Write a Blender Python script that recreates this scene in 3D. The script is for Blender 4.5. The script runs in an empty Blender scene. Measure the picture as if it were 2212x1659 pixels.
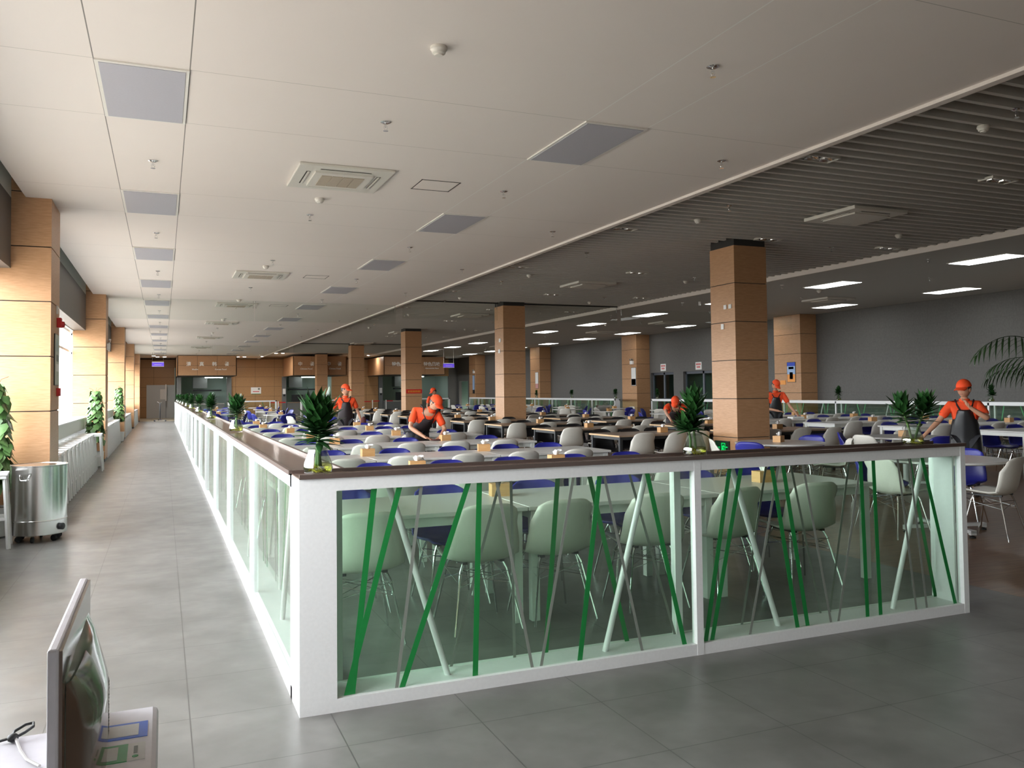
import bpy, bmesh, math, random
from mathutils import Vector, Matrix
random.seed(7)
C = bpy.context.scene.collection
S = bpy.context.scene
R = math.radians
# ------------------------------------------------------------------ camera
cam = bpy.data.objects.new('camera', bpy.data.cameras.new('camera')); C.objects.link(cam)
YAW, PIT, ROL, F = R(22.6433), R(2.0267), R(-0.655), 1808.57
fw = Vector((math.sin(YAW)*math.cos(PIT), math.cos(YAW)*math.cos(PIT), math.sin(PIT)))
r0 = Vector((math.cos(YAW), -math.sin(YAW), 0)); u0 = r0.cross(fw)
rr = r0*math.cos(ROL)+u0*math.sin(ROL); uu = -r0*math.sin(ROL)+u0*math.cos(ROL)
mw = Matrix((rr, uu, -fw)).transposed().to_4x4(); mw.translation = Vector((-.5891, -4.0148, 1.5046))
cam.matrix_world = mw
cam.data.sensor_width = 36; cam.data.lens = 36*F/2212
cam.data.shift_y = -(829.5-779.82)/2212
cam.data.clip_start = .05; cam.data.clip_end = 300
S.camera = cam
# ------------------------------------------------------------------ world, view, light settings
w = bpy.data.worlds.new('sky'); S.world = w; w.use_nodes = True
bg = w.node_tree.nodes['Background']; bg.inputs[1].default_value = 24.0
_n = w.node_tree.nodes; _l = w.node_tree.links; _tc = _n.new('ShaderNodeTexCoord'); _sp = _n.new('ShaderNodeSeparateXYZ'); _mr = _n.new('ShaderNodeMapRange'); _cr = _n.new('ShaderNodeMixRGB')
_l.new(_tc.outputs['Generated'], _sp.inputs[0]); _l.new(_sp.outputs[2], _mr.inputs[0]); _mr.inputs[1].default_value = -.06; _mr.inputs[2].default_value = .04
_cr.inputs[1].default_value = (.20, .19, .17, 1); _cr.inputs[2].default_value = (.94, .97, 1, 1); _l.new(_mr.outputs[0], _cr.inputs[0]); _l.new(_cr.outputs[0], bg.inputs[0])   # overcast sky over darker ground
S.view_settings.view_transform = 'Standard'; S.view_settings.look = 'None'
S.view_settings.exposure = 0.05; S.view_settings.gamma = 1; S.view_settings.use_curve_mapping = False
cy = S.cycles
cy.use_denoising = True; cy.max_bounces = 10; cy.diffuse_bounces = 6; cy.glossy_bounces = 4; cy.transparent_max_bounces = 24
cy.transmission_bounces = 6; cy.sample_clamp_indirect = 6; cy.caustics_reflective = False; cy.caustics_refractive = False
COLY = [-13.19, -3.106, 6.974, 17.054, 27.134, 37.214, 47.294]
def portal(loc, rot, sx, sy):
    l = bpy.data.lights.new('window_portal', 'AREA'); l.shape = 'RECTANGLE'; l.size = sx; l.size_y = sy; l.energy = 1
    l.cycles.is_portal = True
    o = bpy.data.objects.new('window_portal', l); C.objects.link(o); o.location = loc; o.rotation_euler = rot
WIN = [(COLY[i]+.86, COLY[i+1]) for i in range(1, 6)]
for a, b in WIN: portal((-2.62, (a+b)/2, 1.97), (R(90), 0, R(-90)), b-a, 2.0)
portal((4.0, -10.12, 1.5), (R(90), 0, R(0)), 11.8, 2.9)
# ------------------------------------------------------------------ materials
def mat(name, col, rough=.5, metal=0., bump=None, spec=.5, emit=None, es=0., coat=0.):
    m = bpy.data.materials.new(name); m.use_nodes = True; n = m.node_tree.nodes; l = m.node_tree.links
    p = n['Principled BSDF']; p.inputs['Base Color'].default_value = (*col, 1); p.inputs['Roughness'].default_value = rough
    p.inputs['Metallic'].default_value = metal; p.inputs['Specular IOR Level'].default_value = spec
    p.inputs['Coat Weight'].default_value = coat
    if emit: p.inputs['Emission Color'].default_value = (*emit, 1); p.inputs['Emission Strength'].default_value = es
    if bump is None: bump = (60, .06)
    if bump and not emit:   # slight procedural mottling of colour
        t = n.new('ShaderNodeTexNoise'); t.inputs['Scale'].default_value = bump[0]; t.inputs['Detail'].default_value = 3
        tc = n.new('ShaderNodeTexCoord'); l.new(tc.outputs['Object'], t.inputs['Vector'])
        mx = n.new('ShaderNodeMixRGB'); mx.inputs[1].default_value = (*[c*(1-bump[1]) for c in col], 1); mx.inputs[2].default_value = (*[min(1, c*(1+bump[1])) for c in col], 1)
        l.new(t.outputs['Fac'], mx.inputs[0]); l.new(mx.outputs[0], p.inputs['Base Color'])
    return m
class NG:
    def __init__(s, m): s.n = m.node_tree.nodes; s.l = m.node_tree.links; s.tc = s.n.new('ShaderNodeTexCoord'); s.sep = s.n.new('ShaderNodeSeparateXYZ'); s.l.new(s.tc.outputs['Object'], s.sep.inputs[0])
    def M(s, op, a, b=0., c=None):
        x = s.n.new('ShaderNodeMath'); x.operation = op
        for i, v in enumerate([a, b] + ([c] if c is not None else [])):
            if hasattr(v, 'links') or hasattr(v, 'is_linked'): s.l.new(v, x.inputs[i])
            else: x.inputs[i].default_value = v
        return x.outputs[0]
    def lines(s, c, pitch, off, hw):
        q = s.M('SUBTRACT', c, off); q = s.M('DIVIDE', q, pitch); q = s.M('ADD', q, 500.5); q = s.M('FRACT', q); q = s.M('SUBTRACT', q, .5); q = s.M('ABSOLUTE', q); q = s.M('MULTIPLY', q, pitch)
        return s.M('LESS_THAN', q, hw)
    def one(s, c, v, hw): q = s.M('SUBTRACT', c, v); q = s.M('ABSOLUTE', q); return s.M('LESS_THAN', q, hw)
    def noise(s, scale, detail=4, stretch=(1, 1, 1), dist=0):
        mp = s.n.new('ShaderNodeMapping'); mp.inputs['Scale'].default_value = stretch; s.l.new(s.tc.outputs['Object'], mp.inputs[0])
        t = s.n.new('ShaderNodeTexNoise'); t.inputs['Scale'].default_value = scale; t.inputs['Detail'].default_value = detail; t.inputs['Distortion'].default_value = dist
        s.l.new(mp.outputs[0], t.inputs['Vector']); return t.outputs['Fac']
    def mix(s, f, a, b):
        x = s.n.new('ShaderNodeMixRGB')
        for i, v in ((0, f), (1, a), (2, b)):
            if isinstance(v, (tuple, list)): x.inputs[i].default_value = (*v[:3], 1)
            elif isinstance(v, (int, float)): x.inputs[i].default_value = v
            else: s.l.new(v, x.inputs[i])
        return x.outputs[0]
    def ramp(s, f, lo, hi): x = s.n.new('ShaderNodeMapRange'); x.inputs[1].default_value = lo; x.inputs[2].default_value = hi; s.l.new(f, x.inputs[0]); return x.outputs[0]
def pmat(name, rough, spec=.5): 
    m = mat(name, (.5, .5, .5), rough, bump=False, spec=spec); g = NG(m); return m, g, m.node_tree.nodes['Principled BSDF']
# floors
floor_m, g, p = pmat('grey_floor_tile', .33, .9)
c = g.mix(g.ramp(g.noise(2.2, 6, (1, 1, 1), .4), .3, .7), (.105, .100, .094), (.175, .168, .158))
c = g.mix(g.M('MULTIPLY', g.ramp(g.noise(11, 5), .35, .7), .35), c, (.09, .086, .08))
gr = g.M('MAXIMUM', g.lines(g.sep.outputs[0], .611, .143, .0028), g.lines(g.sep.outputs[1], .595, .2, .0028))
g.l.new(g.mix(gr, c, (.06, .057, .053)), p.inputs['Base Color'])
g.l.new(g.M('ADD', g.M('MULTIPLY', g.noise(5, 5), .18), .27), p.inputs['Roughness'])
wfloor_m, g, p = pmat('brown_wood_floor', .3, .4)
c = g.mix(g.ramp(g.noise(3, 6, (1, 7, 1), .3), .3, .7), (.20, .105, .055), (.30, .18, .10))
g.l.new(g.mix(g.M('MAXIMUM', g.lines(g.sep.outputs[1], .2, 0, .002), g.lines(g.sep.outputs[0], 1.2, 0, .002)), c, (.05, .033, .022)), p.inputs['Base Color'])
beige_m, g, p = pmat('beige_floor_tile', .3)
g.l.new(g.mix(g.lines(g.sep.outputs[0], .6, 0, .004), (.5, .44, .33), (.3, .26, .2)), p.inputs['Base Color'])
# ceilings
ceil_m, g, p = pmat('white_ceiling_panel', .6, .2)
X, Y, Z = g.sep.outputs
d = g.M('MAXIMUM', g.one(X, -1.0335, .004), g.one(X, -.4188, .004)); yl = g.M('MAXIMUM', g.lines(Y, 3.93, 2.2517, .003), g.lines(Y, 3.93, 3.5035, .003))
lt = g.M('MAXIMUM', g.one(X, 2.7404, .005), g.one(X, 3.3394, .005))
c = g.mix(g.ramp(g.noise(1.2, 3), .2, .8), (.775, .705, .66), (.795, .725, .68))
c = g.mix(yl, c, (.46, .42, .38)); c = g.mix(d, c, (.22, .2, .18)); c = g.mix(lt, c, (.86, .84, .8))
g.l.new(c, p.inputs['Base Color'])
rceil_m, g, p = pmat('grey_white_ceiling_panel', .6, .2)
yl = g.M('MAXIMUM', g.one(g.sep.outputs[0], 13.36, .004), g.one(g.sep.outputs[0], 13.98, .004))
g.l.new(g.mix(yl, (.5, .5, .48), (.62, .62, .6)), p.inputs['Base Color'])
baffle_m = mat('warm_grey_metal_baffle', (.60, .58, .545), .5)
void_m = mat('black_void', (.03, .028, .026), .9)
trim_m = mat('pinkish_white_trim', (.80, .73, .68), .45)
# wood
def wood(name, a, b, pitch=None, off=0, xl=None, yl=None, rough=.42):
    m, g, p = pmat(name, rough, .35)
    c = g.mix(g.ramp(g.noise(9, 6, (1, 1, 11), .2), .3, .72), a, b)
    c = g.mix(g.M('MULTIPLY', g.ramp(g.noise(30, 3, (.6, .6, 14)), .5, .8), .3), c, tuple(v*.75 for v in a))
    k = None
    if pitch: k = g.lines(g.sep.outputs[2], pitch, off, .006)
    if xl: q = g.lines(g.sep.outputs[0], xl[0], xl[1], .006); k = q if k is None else g.M('MAXIMUM', k, q)
    if k is not None: c = g.mix(k, c, (.05, .03, .018))
    g.l.new(c, p.inputs['Base Color']); return m
oak = wood('oak_laminate', (.42, .225, .11), (.53, .30, .16))
oakwall = wood('oak_laminate_wall', (.34, .19, .085), (.44, .255, .12), .634, .06, (1.22, .1))
boxwood = wood('tissue_box_wood', (.50, .26, .10), (.62, .36, .16), rough=.5)
topbrown = wood('walnut_table_top', (.27, .18, .12), (.35, .245, .17), rough=.35)
edgewood = wood('light_wood_edge', (.62, .40, .21), (.70, .47, .26))
gwall_m, g, p = pmat('grey_wall_panel', .6, .3)
c = g.mix(g.ramp(g.noise(26, 4, (1, 1, .7)), .25, .75), (.120, .116, .110), (.148, .143, .136))
g.l.new(g.mix(g.M('MAXIMUM', g.lines(g.sep.outputs[2], .634, .06, .004), g.lines(g.sep.outputs[1], 2.52, .3, .003)), c, (.115, .11, .105)), p.inputs['Base Color'])
beam_m = mat('dark_grey_beam_cladding', (.115, .105, .10), .5, bump=(20, .1))
plaster = mat('pale_plaster', (.72, .74, .70), .7); sillm = mat('shade_toned_sill_wall', (.36, .34, .30), .7)  # sill wall colour darkened to stand in for shade behind the stool legs
white = mat('white_painted_metal', (.80, .80, .80), .32, spec=.5)
cream = mat('white_table_laminate', (.62, .60, .575), .3)
wframe = mat('white_table_frame', (.74, .75, .72), .4)
shell_w = mat('white_plastic_shell', (.66, .63, .565), .38)
shell_b = mat('blue_plastic_shell', (.02, .022, .24), .4)
shell_k = mat('black_plastic_shell', (.012, .011, .012), .4)
chrome = mat('chrome', (.82, .82, .83), .14, 1, bump=False)
steel = mat('brushed_steel', (.72, .71, .70), .22, 1, bump=(40, .06))
blackm = mat('black_metal', (.015, .016, .018), .4)
greyframe = mat('slate_metal', (.10, .115, .14), .4)
cap_m = mat('brown_cap_metal', (.085, .055, .045), .3)
capin = mat('tan_cap_tray', (.20, .14, .115), .12, spec=.8)
rubber = mat('black_rubber', (.012, .012, .012), .6)
green = mat('green_vinyl_stripe', (.0, .2, .035), .45)
greyv = mat('grey_vinyl_stripe', (.21, .23, .20), .5)
tissue = mat('white_tissue', (.86, .85, .84), .8)
skin = mat('skin', (.52, .27, .17), .5, bump=(25, .12))
orange = mat('orange_polo_cloth', (.86, .075, .012), .75, bump=(35, .1))
apron = mat('dark_brown_apron_cloth', (.018, .010, .011), .65)
apronb = mat('black_waxed_apron', (.012, .012, .014), .4)
trouser = mat('dark_trousers', (.02, .02, .025), .8)
hairm = mat('black_hair', (.01, .008, .007), .6)
red_m = mat('red_plastic', (.5, .01, .015), .4)
redcloth = mat('maroon_cloth', (.09, .02, .018), .8)
purple = mat('purple_sign_face', (.10, .05, .42), .4, emit=(.16, .09, .8), es=.6)
lampoff = mat('unlit_lamp_diffuser', (.44, .43, .475), .4, spec=.4)
lampon = mat('lit_lamp_diffuser', (1, 1, 1), emit=(.97, 1, .98), es=7.)
kitlamp = mat('lit_kitchen_lamp', (1, 1, 1), emit=(.9, 1, .95), es=14.)
spot_on = mat('lit_downlight', (1, 1, 1), emit=(1, .95, .85), es=12.)
lampframe = mat('lamp_frame', (.76, .73, .68), .4)
ac_m = mat('air_conditioner_white', (.66, .63, .57), .4)
acgrille = mat('beige_grille', (.42, .35, .27), .6)
dark = mat('dark_slot', (.03, .025, .02), .6)
detector = mat('detector_plastic', (.72, .68, .62), .4)
exitgreen = mat('lit_green_sign', (0, .3, .05), emit=(.0, .85, .16), es=.9)
exitbg = mat('dark_green_sign_face', (.0, .035, .012), .4)
signtext = mat('pale_sign_letters', (.95, .92, .88), .4)
paper = mat('white_paper', (.8, .79, .77), .6)
redink = mat('red_ink', (.6, .06, .06), .6)
blueink = mat('blue_print', (.02, .06, .5), .5)
skyprint = mat('pale_blue_print', (.35, .5, .75), .5)
orangeprint = mat('orange_print', (.85, .33, .06), .5)
bannerred = mat('red_banner_cloth', (.55, .01, .01), .6)
yellowink = mat('yellow_ink', (.85, .42, .04), .6)
kitwall = mat('kitchen_wall_tile', (.36, .45, .41), .4)
kitgrey = mat('kitchen_steel_grey', (.22, .23, .23), .35, .5)
greydoor = mat('grey_painted_door', (.55, .57, .58), .5)
pot_w = mat('white_ceramic_pot', (.78, .78, .76), .3)
soil = mat('soil', (.05, .035, .02), .9)
desk_m = mat('white_desk_laminate', (.68, .66, .70), .35)
bezel = mat('lilac_white_plastic', (.80, .77, .82), .35)
gloss_br = mat('glossy_brown_plastic', (.16, .105, .075), .08, spec=.7)
gloss_gn = mat('glossy_pale_plastic', (.30, .36, .31), .08, spec=.7)
stick_bl = mat('blue_sticker', (.05, .17, .75), .4)
stick_gr = mat('green_sticker', (.01, .33, .09), .4)
cable_m = mat('grey_cable', (.5, .48, .46), .5)
flower = mat('orange_petals', (.85, .08, .03), .6)
def leafmat(name, a, b):
    m, g, p = pmat(name, .38, .45); g.l.new(g.mix(g.ramp(g.noise(7, 2), .3, .7), a, b), p.inputs['Base Color'])
    p.inputs['Subsurface Weight'].default_value = 0; return m
leaf = leafmat('dracaena_leaf', (.008, .038, .010), (.028, .10, .022))
leafk = leafmat('palm_leaf', (.012, .03, .010), (.03, .065, .02))
leafp = leafmat('pothos_leaf', (.04, .10, .025), (.13, .24, .075))
stemm = mat('green_stem', (.10, .20, .05), .5)
rootm = mat('yellow_roots', (.42, .38, .03), .5)
def glassmat(name, tint, gloss=(1, 1, 1), ior=1.45, rough=.02, scale=1.):
    m = bpy.data.materials.new(name); m.use_nodes = True; n = m.node_tree.nodes; l = m.node_tree.links; n.clear()
    o = n.new('ShaderNodeOutputMaterial'); mx = n.new('ShaderNodeMixShader'); t = n.new('ShaderNodeBsdfTransparent'); gl = n.new('ShaderNodeBsdfGlossy'); f = n.new('ShaderNodeFresnel')
    t.inputs[0].default_value = (*tint, 1); gl.inputs[0].default_value = (*gloss, 1); gl.inputs['Roughness'].default_value = rough; f.inputs[0].default_value = ior
    mm = n.new('ShaderNodeMath'); mm.operation = 'MULTIPLY'; mm.inputs[1].default_value = scale; ge = n.new('ShaderNodeNewGeometry'); iv = n.new('ShaderNodeMath'); iv.operation = 'SUBTRACT'; iv.inputs[0].default_value = 1; l.new(ge.outputs['Backfacing'], iv.inputs[1]); m2 = n.new('ShaderNodeMath'); m2.operation = 'MULTIPLY'; l.new(f.outputs[0], m2.inputs[0]); l.new(iv.outputs[0], m2.inputs[1]); l.new(m2.outputs[0], mm.inputs[0])
    l.new(mm.outputs[0], mx.inputs[0]); l.new(t.outputs[0], mx.inputs[1]); l.new(gl.outputs[0], mx.inputs[2]); l.new(mx.outputs[0], o.inputs[0]); return m
railglass = glassmat('greenish_rail_glass', (.90, .955, .918))
vaseglass = glassmat('clear_vase_glass', (.80, .84, .82), ior=2.1)
water = glassmat('yellowish_water', (.86, .84, .50), ior=1.33)
curtglass = glassmat('smoke_curtain_glass', (.95, .965, .955), ior=1.4, scale=.6)
winglass = glassmat('window_glass', (.97, .98, .98)); tintglass = glassmat('fill_dimming_glass', (.27, .27, .26))  # entrance tint added to dim the fill light from behind
# ------------------------------------------------------------------ mesh helpers
class MB:
    def __init__(s): s.v = []; s.f = []; s.m = []; s.mats = []
    def mi(s, m):
        if m not in s.mats: s.mats.append(m)
        return s.mats.index(m)
    def face(s, idx, m): s.f.append(tuple(idx)); s.m.append(s.mi(m))
    def box(s, x0, x1, y0, y1, z0, z1, m, T=None):
        b = len(s.v)
        for z in (z0, z1):
            for x, y in ((x0, y0), (x1, y0), (x1, y1), (x0, y1)):
                q = Vector((x, y, z)); s.v.append(tuple(T @ q) if T else (x, y, z))
        for q in ((0, 3, 2, 1), (4, 5, 6, 7), (0, 1, 5, 4), (1, 2, 6, 5), (2, 3, 7, 6), (3, 0, 4, 7)): s.face([b+i for i in q], m)
        return s
    def tube(s, pts, r, m, n=8, cap=True):
        pts = [Vector(p) for p in pts]
        if not hasattr(r, '__len__'): r = [r]*len(pts)
        b = len(s.v); up = None
        for i, p in enumerate(pts):
            d = (pts[min(i+1, len(pts)-1)]-pts[max(i-1, 0)]).normalized()
            a = d.cross(Vector((0, 0, 1)) if abs(d.z) < .95 else Vector((0, 1, 0))).normalized() if up is None else (up-d*up.dot(d)).normalized()
            up = a; c = d.cross(a)
            for k in range(n): t = 2*math.pi*k/n; s.v.append(tuple(p+(a*math.cos(t)+c*math.sin(t))*r[i]))
        for i in range(len(pts)-1):
            for k in range(n): s.face([b+i*n+k, b+i*n+(k+1) % n, b+(i+1)*n+(k+1) % n, b+(i+1)*n+k], m)
        if cap: s.face([b+k for k in range(n)][::-1], m); s.face([b+(len(pts)-1)*n+k for k in range(n)], m)
        return s
    def lathe(s, prof, m, cx=0, cyy=0, n=24, cap=True, sx=1, sy=1):
        b = len(s.v)
        for r_, z in prof:
            for k in range(n): t = 2*math.pi*k/n; s.v.append((cx+r_*math.cos(t)*sx, cyy+r_*math.sin(t)*sy, z))
        for i in range(len(prof)-1):
            for k in range(n): s.face([b+i*n+k, b+i*n+(k+1) % n, b+(i+1)*n+(k+1) % n, b+(i+1)*n+k], m)
        if cap: s.face([b+k for k in range(n)][::-1], m); s.face([b+(len(prof)-1)*n+k for k in range(n)], m)
        return s
    def grid(s, fn, nu, nv, m):
        b = len(s.v)
        for j in range(nv+1):
            for i in range(nu+1): s.v.append(tuple(fn(i/nu, j/nv)))
        for j in range(nv):
            for i in range(nu): q = b+j*(nu+1)+i; s.face([q, q+1, q+nu+2, q+nu+1], m)
        return s
    def ell(s, c, rx, ry, rz, m, n=16, k=10, fn=None):
        b = len(s.v)
        for j in range(k+1):
            ph = -math.pi/2+math.pi*j/k
            for i in range(n):
                t = 2*math.pi*i/n; q = Vector((math.cos(ph)*math.cos(t), math.cos(ph)*math.sin(t), math.sin(ph)))
                if fn: q = fn(q)
                s.v.append((c[0]+q.x*rx, c[1]+q.y*ry, c[2]+q.z*rz))
        for j in range(k):
            for i in range(n): s.face([b+j*n+i, b+j*n+(i+1) % n, b+(j+1)*n+(i+1) % n, b+(j+1)*n+i], m)
        return s
    def xf(s, M, start=0):
        for i in range(start, len(s.v)): s.v[i] = tuple(M @ Vector(s.v[i]))
        return s
    def build(s, name, parent=None, smooth=False, loc=None, bevel=0, recalc=True, solid=0, sub=0):
        me = bpy.data.meshes.new(name); me.from_pydata(s.v, [], s.f)
        for m in s.mats: me.materials.append(m)
        me.polygons.foreach_set('material_index', s.m)
        if recalc:
            bm = bmesh.new(); bm.from_mesh(me); bmesh.ops.remove_doubles(bm, verts=bm.verts, dist=1e-6); bmesh.ops.recalc_face_normals(bm, faces=bm.faces); bm.to_mesh(me); bm.free()
        if smooth:
            me.polygons.foreach_set('use_smooth', [True]*len(me.polygons))
            me.set_sharp_from_angle(angle=R(42))
        o = bpy.data.objects.new(name, me); C.objects.link(o)
        if parent: o.parent = parent
        if loc: o.location = loc
        if solid: k = o.modifiers.new('s', 'SOLIDIFY'); k.thickness = solid; k.offset = 0
        if bevel: k = o.modifiers.new('b', 'BEVEL'); k.width = bevel; k.segments = 2; k.limit_method = 'ANGLE'
        if sub: k = o.modifiers.new('u', 'SUBSURF'); k.levels = sub; k.render_levels = sub
        return o
def tag(o, label=None, cat=None, group=None, kind=None):
    if label: o['label'] = label
    if cat: o['category'] = cat
    if group: o['group'] = group
    if kind: o['kind'] = kind
    return o
def thing(name, label, cat, loc=(0, 0, 0), rz=0, group=None):
    o = bpy.data.objects.new(name, None); C.objects.link(o); o.empty_display_size = .1
    o.location = loc; o.rotation_euler = (0, 0, rz); return tag(o, label, cat, group)
def struct(o): o['kind'] = 'structure'; return o
def kids(o): return [c for c in o.children]
def copy_tree(o, parent=None):
    c = o.copy(); C.objects.link(c); c.parent = parent
    for ch in kids(o): copy_tree(ch, c)
    return c
def dup(o, loc, rz=0, label=None, group=None):
    c = copy_tree(o); c.location = loc; c.rotation_euler = (0, 0, rz)
    return tag(c, label, None, group)
ORD = ['first', 'second', 'third', 'fourth', 'fifth', 'sixth', 'seventh', 'eighth', 'ninth', 'tenth', 'eleventh', 'twelfth', 'thirteenth', 'fourteenth', 'fifteenth', 'sixteenth', 'seventeenth', 'eighteenth', 'nineteenth', 'twentieth']
def text(s, size, m, name, parent, loc, rot=(R(90), 0, 0), ext=.004, align='CENTER', sx=1):
    cu = bpy.data.curves.new('t', 'FONT'); cu.body = s; cu.size = size; cu.extrude = ext; cu.align_x = align; cu.align_y = 'CENTER'; cu.resolution_u = 3; cu.offset = .0 if size < .1 else size*.02
    o = bpy.data.objects.new('t', cu); C.objects.link(o); dg = bpy.context.evaluated_depsgraph_get()
    me = bpy.data.meshes.new_from_object(o.evaluated_get(dg)); me.materials.clear(); me.materials.append(m); me.name = name
    bpy.data.objects.remove(o); q = bpy.data.objects.new(name, me); C.objects.link(q); q.parent = parent; q.location = loc; q.rotation_euler = rot; q.scale = (sx, 1, 1); return q
# ------------------------------------------------------------------ room shell
ZC = 3.798; ZS = 3.95; ZR = 3.866; YB, YE = -10., 58.; XR = 18.95
MB().box(-2.8, 5.035, YB, 47.5, -.1, 0, floor_m).build('floor'); struct(bpy.data.objects['floor'])
struct(MB().box(5.035, XR+.2, YB, 47.5, -.1, 0, wfloor_m).build('floor'))
struct(MB().box(-2.8, XR+.2, 47.5, YE, -.1, .01, beige_m).build('floor'))
struct(MB().box(-2.055, 5.125, YB, 54, ZC, ZC+.1, ceil_m).build('ceiling'))
struct(MB().box(11.86, XR+.1, YB, YE, ZR, ZR+.1, rceil_m).build('ceiling'))
struct(MB().box(-2.9, XR+.3, YB-.3, YE+.3, 4.3, 4.4, plaster).build('ceiling'))
struct(MB().box(5.2, 11.8, YB, 54, 4.12, 4.14, void_m).build('ceiling'))
b = MB(); y = YB+.1; k = 0
while y < 53.5:
    segs = [(5.22, 11.82)]
    for cyy in [7.175+10.08*i for i in range(-1, 5)]:
        if cyy-.06 < y < cyy+.72: segs = [(5.22, 8.0), (8.74, 11.82)]
    for a0, a1 in segs: b.box(a0, a1, y, y+.05, ZS, ZS+.14, baffle_m)
    y += .21
o = b.build('ceiling'); struct(o); tag(o, 'dark ceiling of parallel grey metal baffles over the middle of the hall')
struct(MB().box(5.125, 5.20, YB, 54, ZC-.03, ZC+.16, trim_m).box(5.20, 5.235, YB, 54, ZC-.02, ZC+.02, trim_m).build('trim_1'))
struct(MB().box(11.82, 11.86, YB, 54, ZR-.005, ZS+.02, trim_m).build('trim_2'))
# left window wall
for a, c_ in WIN:
    struct(MB().box(-2.62, -2.2, a, c_, 2.97, 3.78, beam_m).box(-2.62, -2.44, a, c_, 2.95, 2.97, plaster).build('wall_left'))
    struct(MB().box(-2.62, -2.2, a, c_, 3.78, 4.3, plaster).build('wall_left'))
    struct(MB().box(-2.62, -2.44, a, c_, 0, .97, sillm).build('wall_left'))
struct(MB().box(-2.62, -2.2, YB, COLY[1], 0, 4.3, gwall_m).build('wall_left'))  # unseen rear bay closed with an added solid wall to cut frontal light
struct(MB().box(-2.62, -2.44, 48.15, YE, 0, 4.3, oakwall).build('wall_left'))
struct(MB().box(-2.2, -2.05, YB, YE, 4.1, 4.3, plaster).build('trim_3'))
n = 0
for a, c_ in WIN:
    n += 1; wt = bpy.data.objects.new('window_%d' % n, None); C.objects.link(wt); wt.location = (-2.54, a, .97); struct(wt); L = c_-a
    f = MB(); N = 6
    for i in range(N+1): x = i*L/N; f.box(-.03, .03, max(0, x-.025), min(L, x+.025), 0, 1.98, white)
    for z in (0, 1.5, 1.94): f.box(-.03, .03, 0, L, z, z+.05, white)
    f.build('window_frame', wt); MB().box(-.003, .003, 0, L, 0, 1.98, winglass).build('window_pane', wt)
# unseen back wall behind the camera, glazed entrance added for fill light
struct(MB().box(-2.8, -1.9, YB-.2, YB, 0, 4.3, gwall_m).box(9.9, XR+.2, YB-.2, YB, 0, 4.3, gwall_m).box(-1.9, 9.9, YB-.2, YB, 2.95, 4.3, gwall_m).build('wall_back'))
wt = bpy.data.objects.new('window_7', None); C.objects.link(wt); wt.location = (-1.9, YB-.1, 0); struct(wt)
f = MB()
for i in range(9): x = i*11.8/8; f.box(x-.04, x+.04, -.04, .04, 0, 2.95, greyframe)
f.box(0, 11.8, -.04, .04, 2.2, 2.28, greyframe); f.build('window_frame', wt); MB().box(0, 11.8, -.01, .01, 0, 2.95, tintglass).build('window_pane', wt)
# right wall with two door recesses and a far one
DR = [(22.3, 24.75), (25.45, 27.2), (50.8, 52.7)]
edges = [YB]+[v for d_ in DR for v in d_]+[YE]
b = MB()
for i in range(0, len(edges), 2): b.box(XR, XR+.2, edges[i], edges[i+1], 0, 4.3, gwall_m)
for a, c_ in DR: b.box(XR, XR+.2, a, c_, 2.2, 4.3, gwall_m)
struct(b.build('wall_right'))
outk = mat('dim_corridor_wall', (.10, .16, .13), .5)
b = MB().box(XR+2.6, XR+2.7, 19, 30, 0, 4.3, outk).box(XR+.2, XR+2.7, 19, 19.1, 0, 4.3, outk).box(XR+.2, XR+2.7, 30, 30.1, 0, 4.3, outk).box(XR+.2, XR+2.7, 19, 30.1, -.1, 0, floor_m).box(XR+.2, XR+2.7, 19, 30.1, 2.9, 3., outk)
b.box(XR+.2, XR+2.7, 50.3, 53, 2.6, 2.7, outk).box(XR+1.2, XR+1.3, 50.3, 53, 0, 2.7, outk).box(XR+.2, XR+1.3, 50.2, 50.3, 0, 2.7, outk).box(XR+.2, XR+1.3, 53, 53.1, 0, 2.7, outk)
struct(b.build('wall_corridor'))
for i, (a, c_) in enumerate(DR[:2]):
    d_ = bpy.data.objects.new('door_%d' % (i+1), None); C.objects.link(d_); d_.location = (XR+.15, a, 0); struct(d_); L = c_-a
    f = MB(); 
    for x in (0, L/2, L): f.box(-.03, .03, max(0, x-.05), min(L, x+.05), 0, 2.2, greyframe)
    for z in (0, 1.0, 2.1): f.box(-.03, .03, 0, L, z, z+.1, greyframe)
    f.build('door_frame', d_); MB().box(-.004, .004, 0, L, 0, 2.2, railglass).build('door_pane', d_)
# far end wall
YF = 53.
b = MB().box(-2.62, .15, 54, 54.2, 2.12, 4.3, oakwall).box(-2.62, -1.55, 54, 54.2, 0, 2.12, oakwall).box(.15, .2, YF, 54, 0, 4.3, oakwall)
for x0, x1, z0, z1 in [(.15, .45, 0, 4.3), (3.46, 6.67, 0, 4.3), (.45, 3.46, 2.63, 4.3), (6.67, 8.87, 2.6, 4.3), (8.87, 9.74, 2.6, 4.3), (9.96, 13.15, 0, 4.3), (9.74, 9.96, 2.6, 4.3), (13.15, 18.27, 2.6, 4.3)]:
    b.box(x0, x1, YF, YF+.2, z0, z1, oakwall)
struct(b.build('wall_far'))
struct(MB().box(18.27, XR+.1, YF, YF+.2, 0, 4.3, gwall_m).build('wall_far'))
struct(MB().box(-2.2, 18.6, 52.95, 53.0, 3.76, 3.80, void_m).box(-2.4, .2, 53.9, 54.0, 3.74, 3.78, void_m).build('trim_4'))
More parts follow.
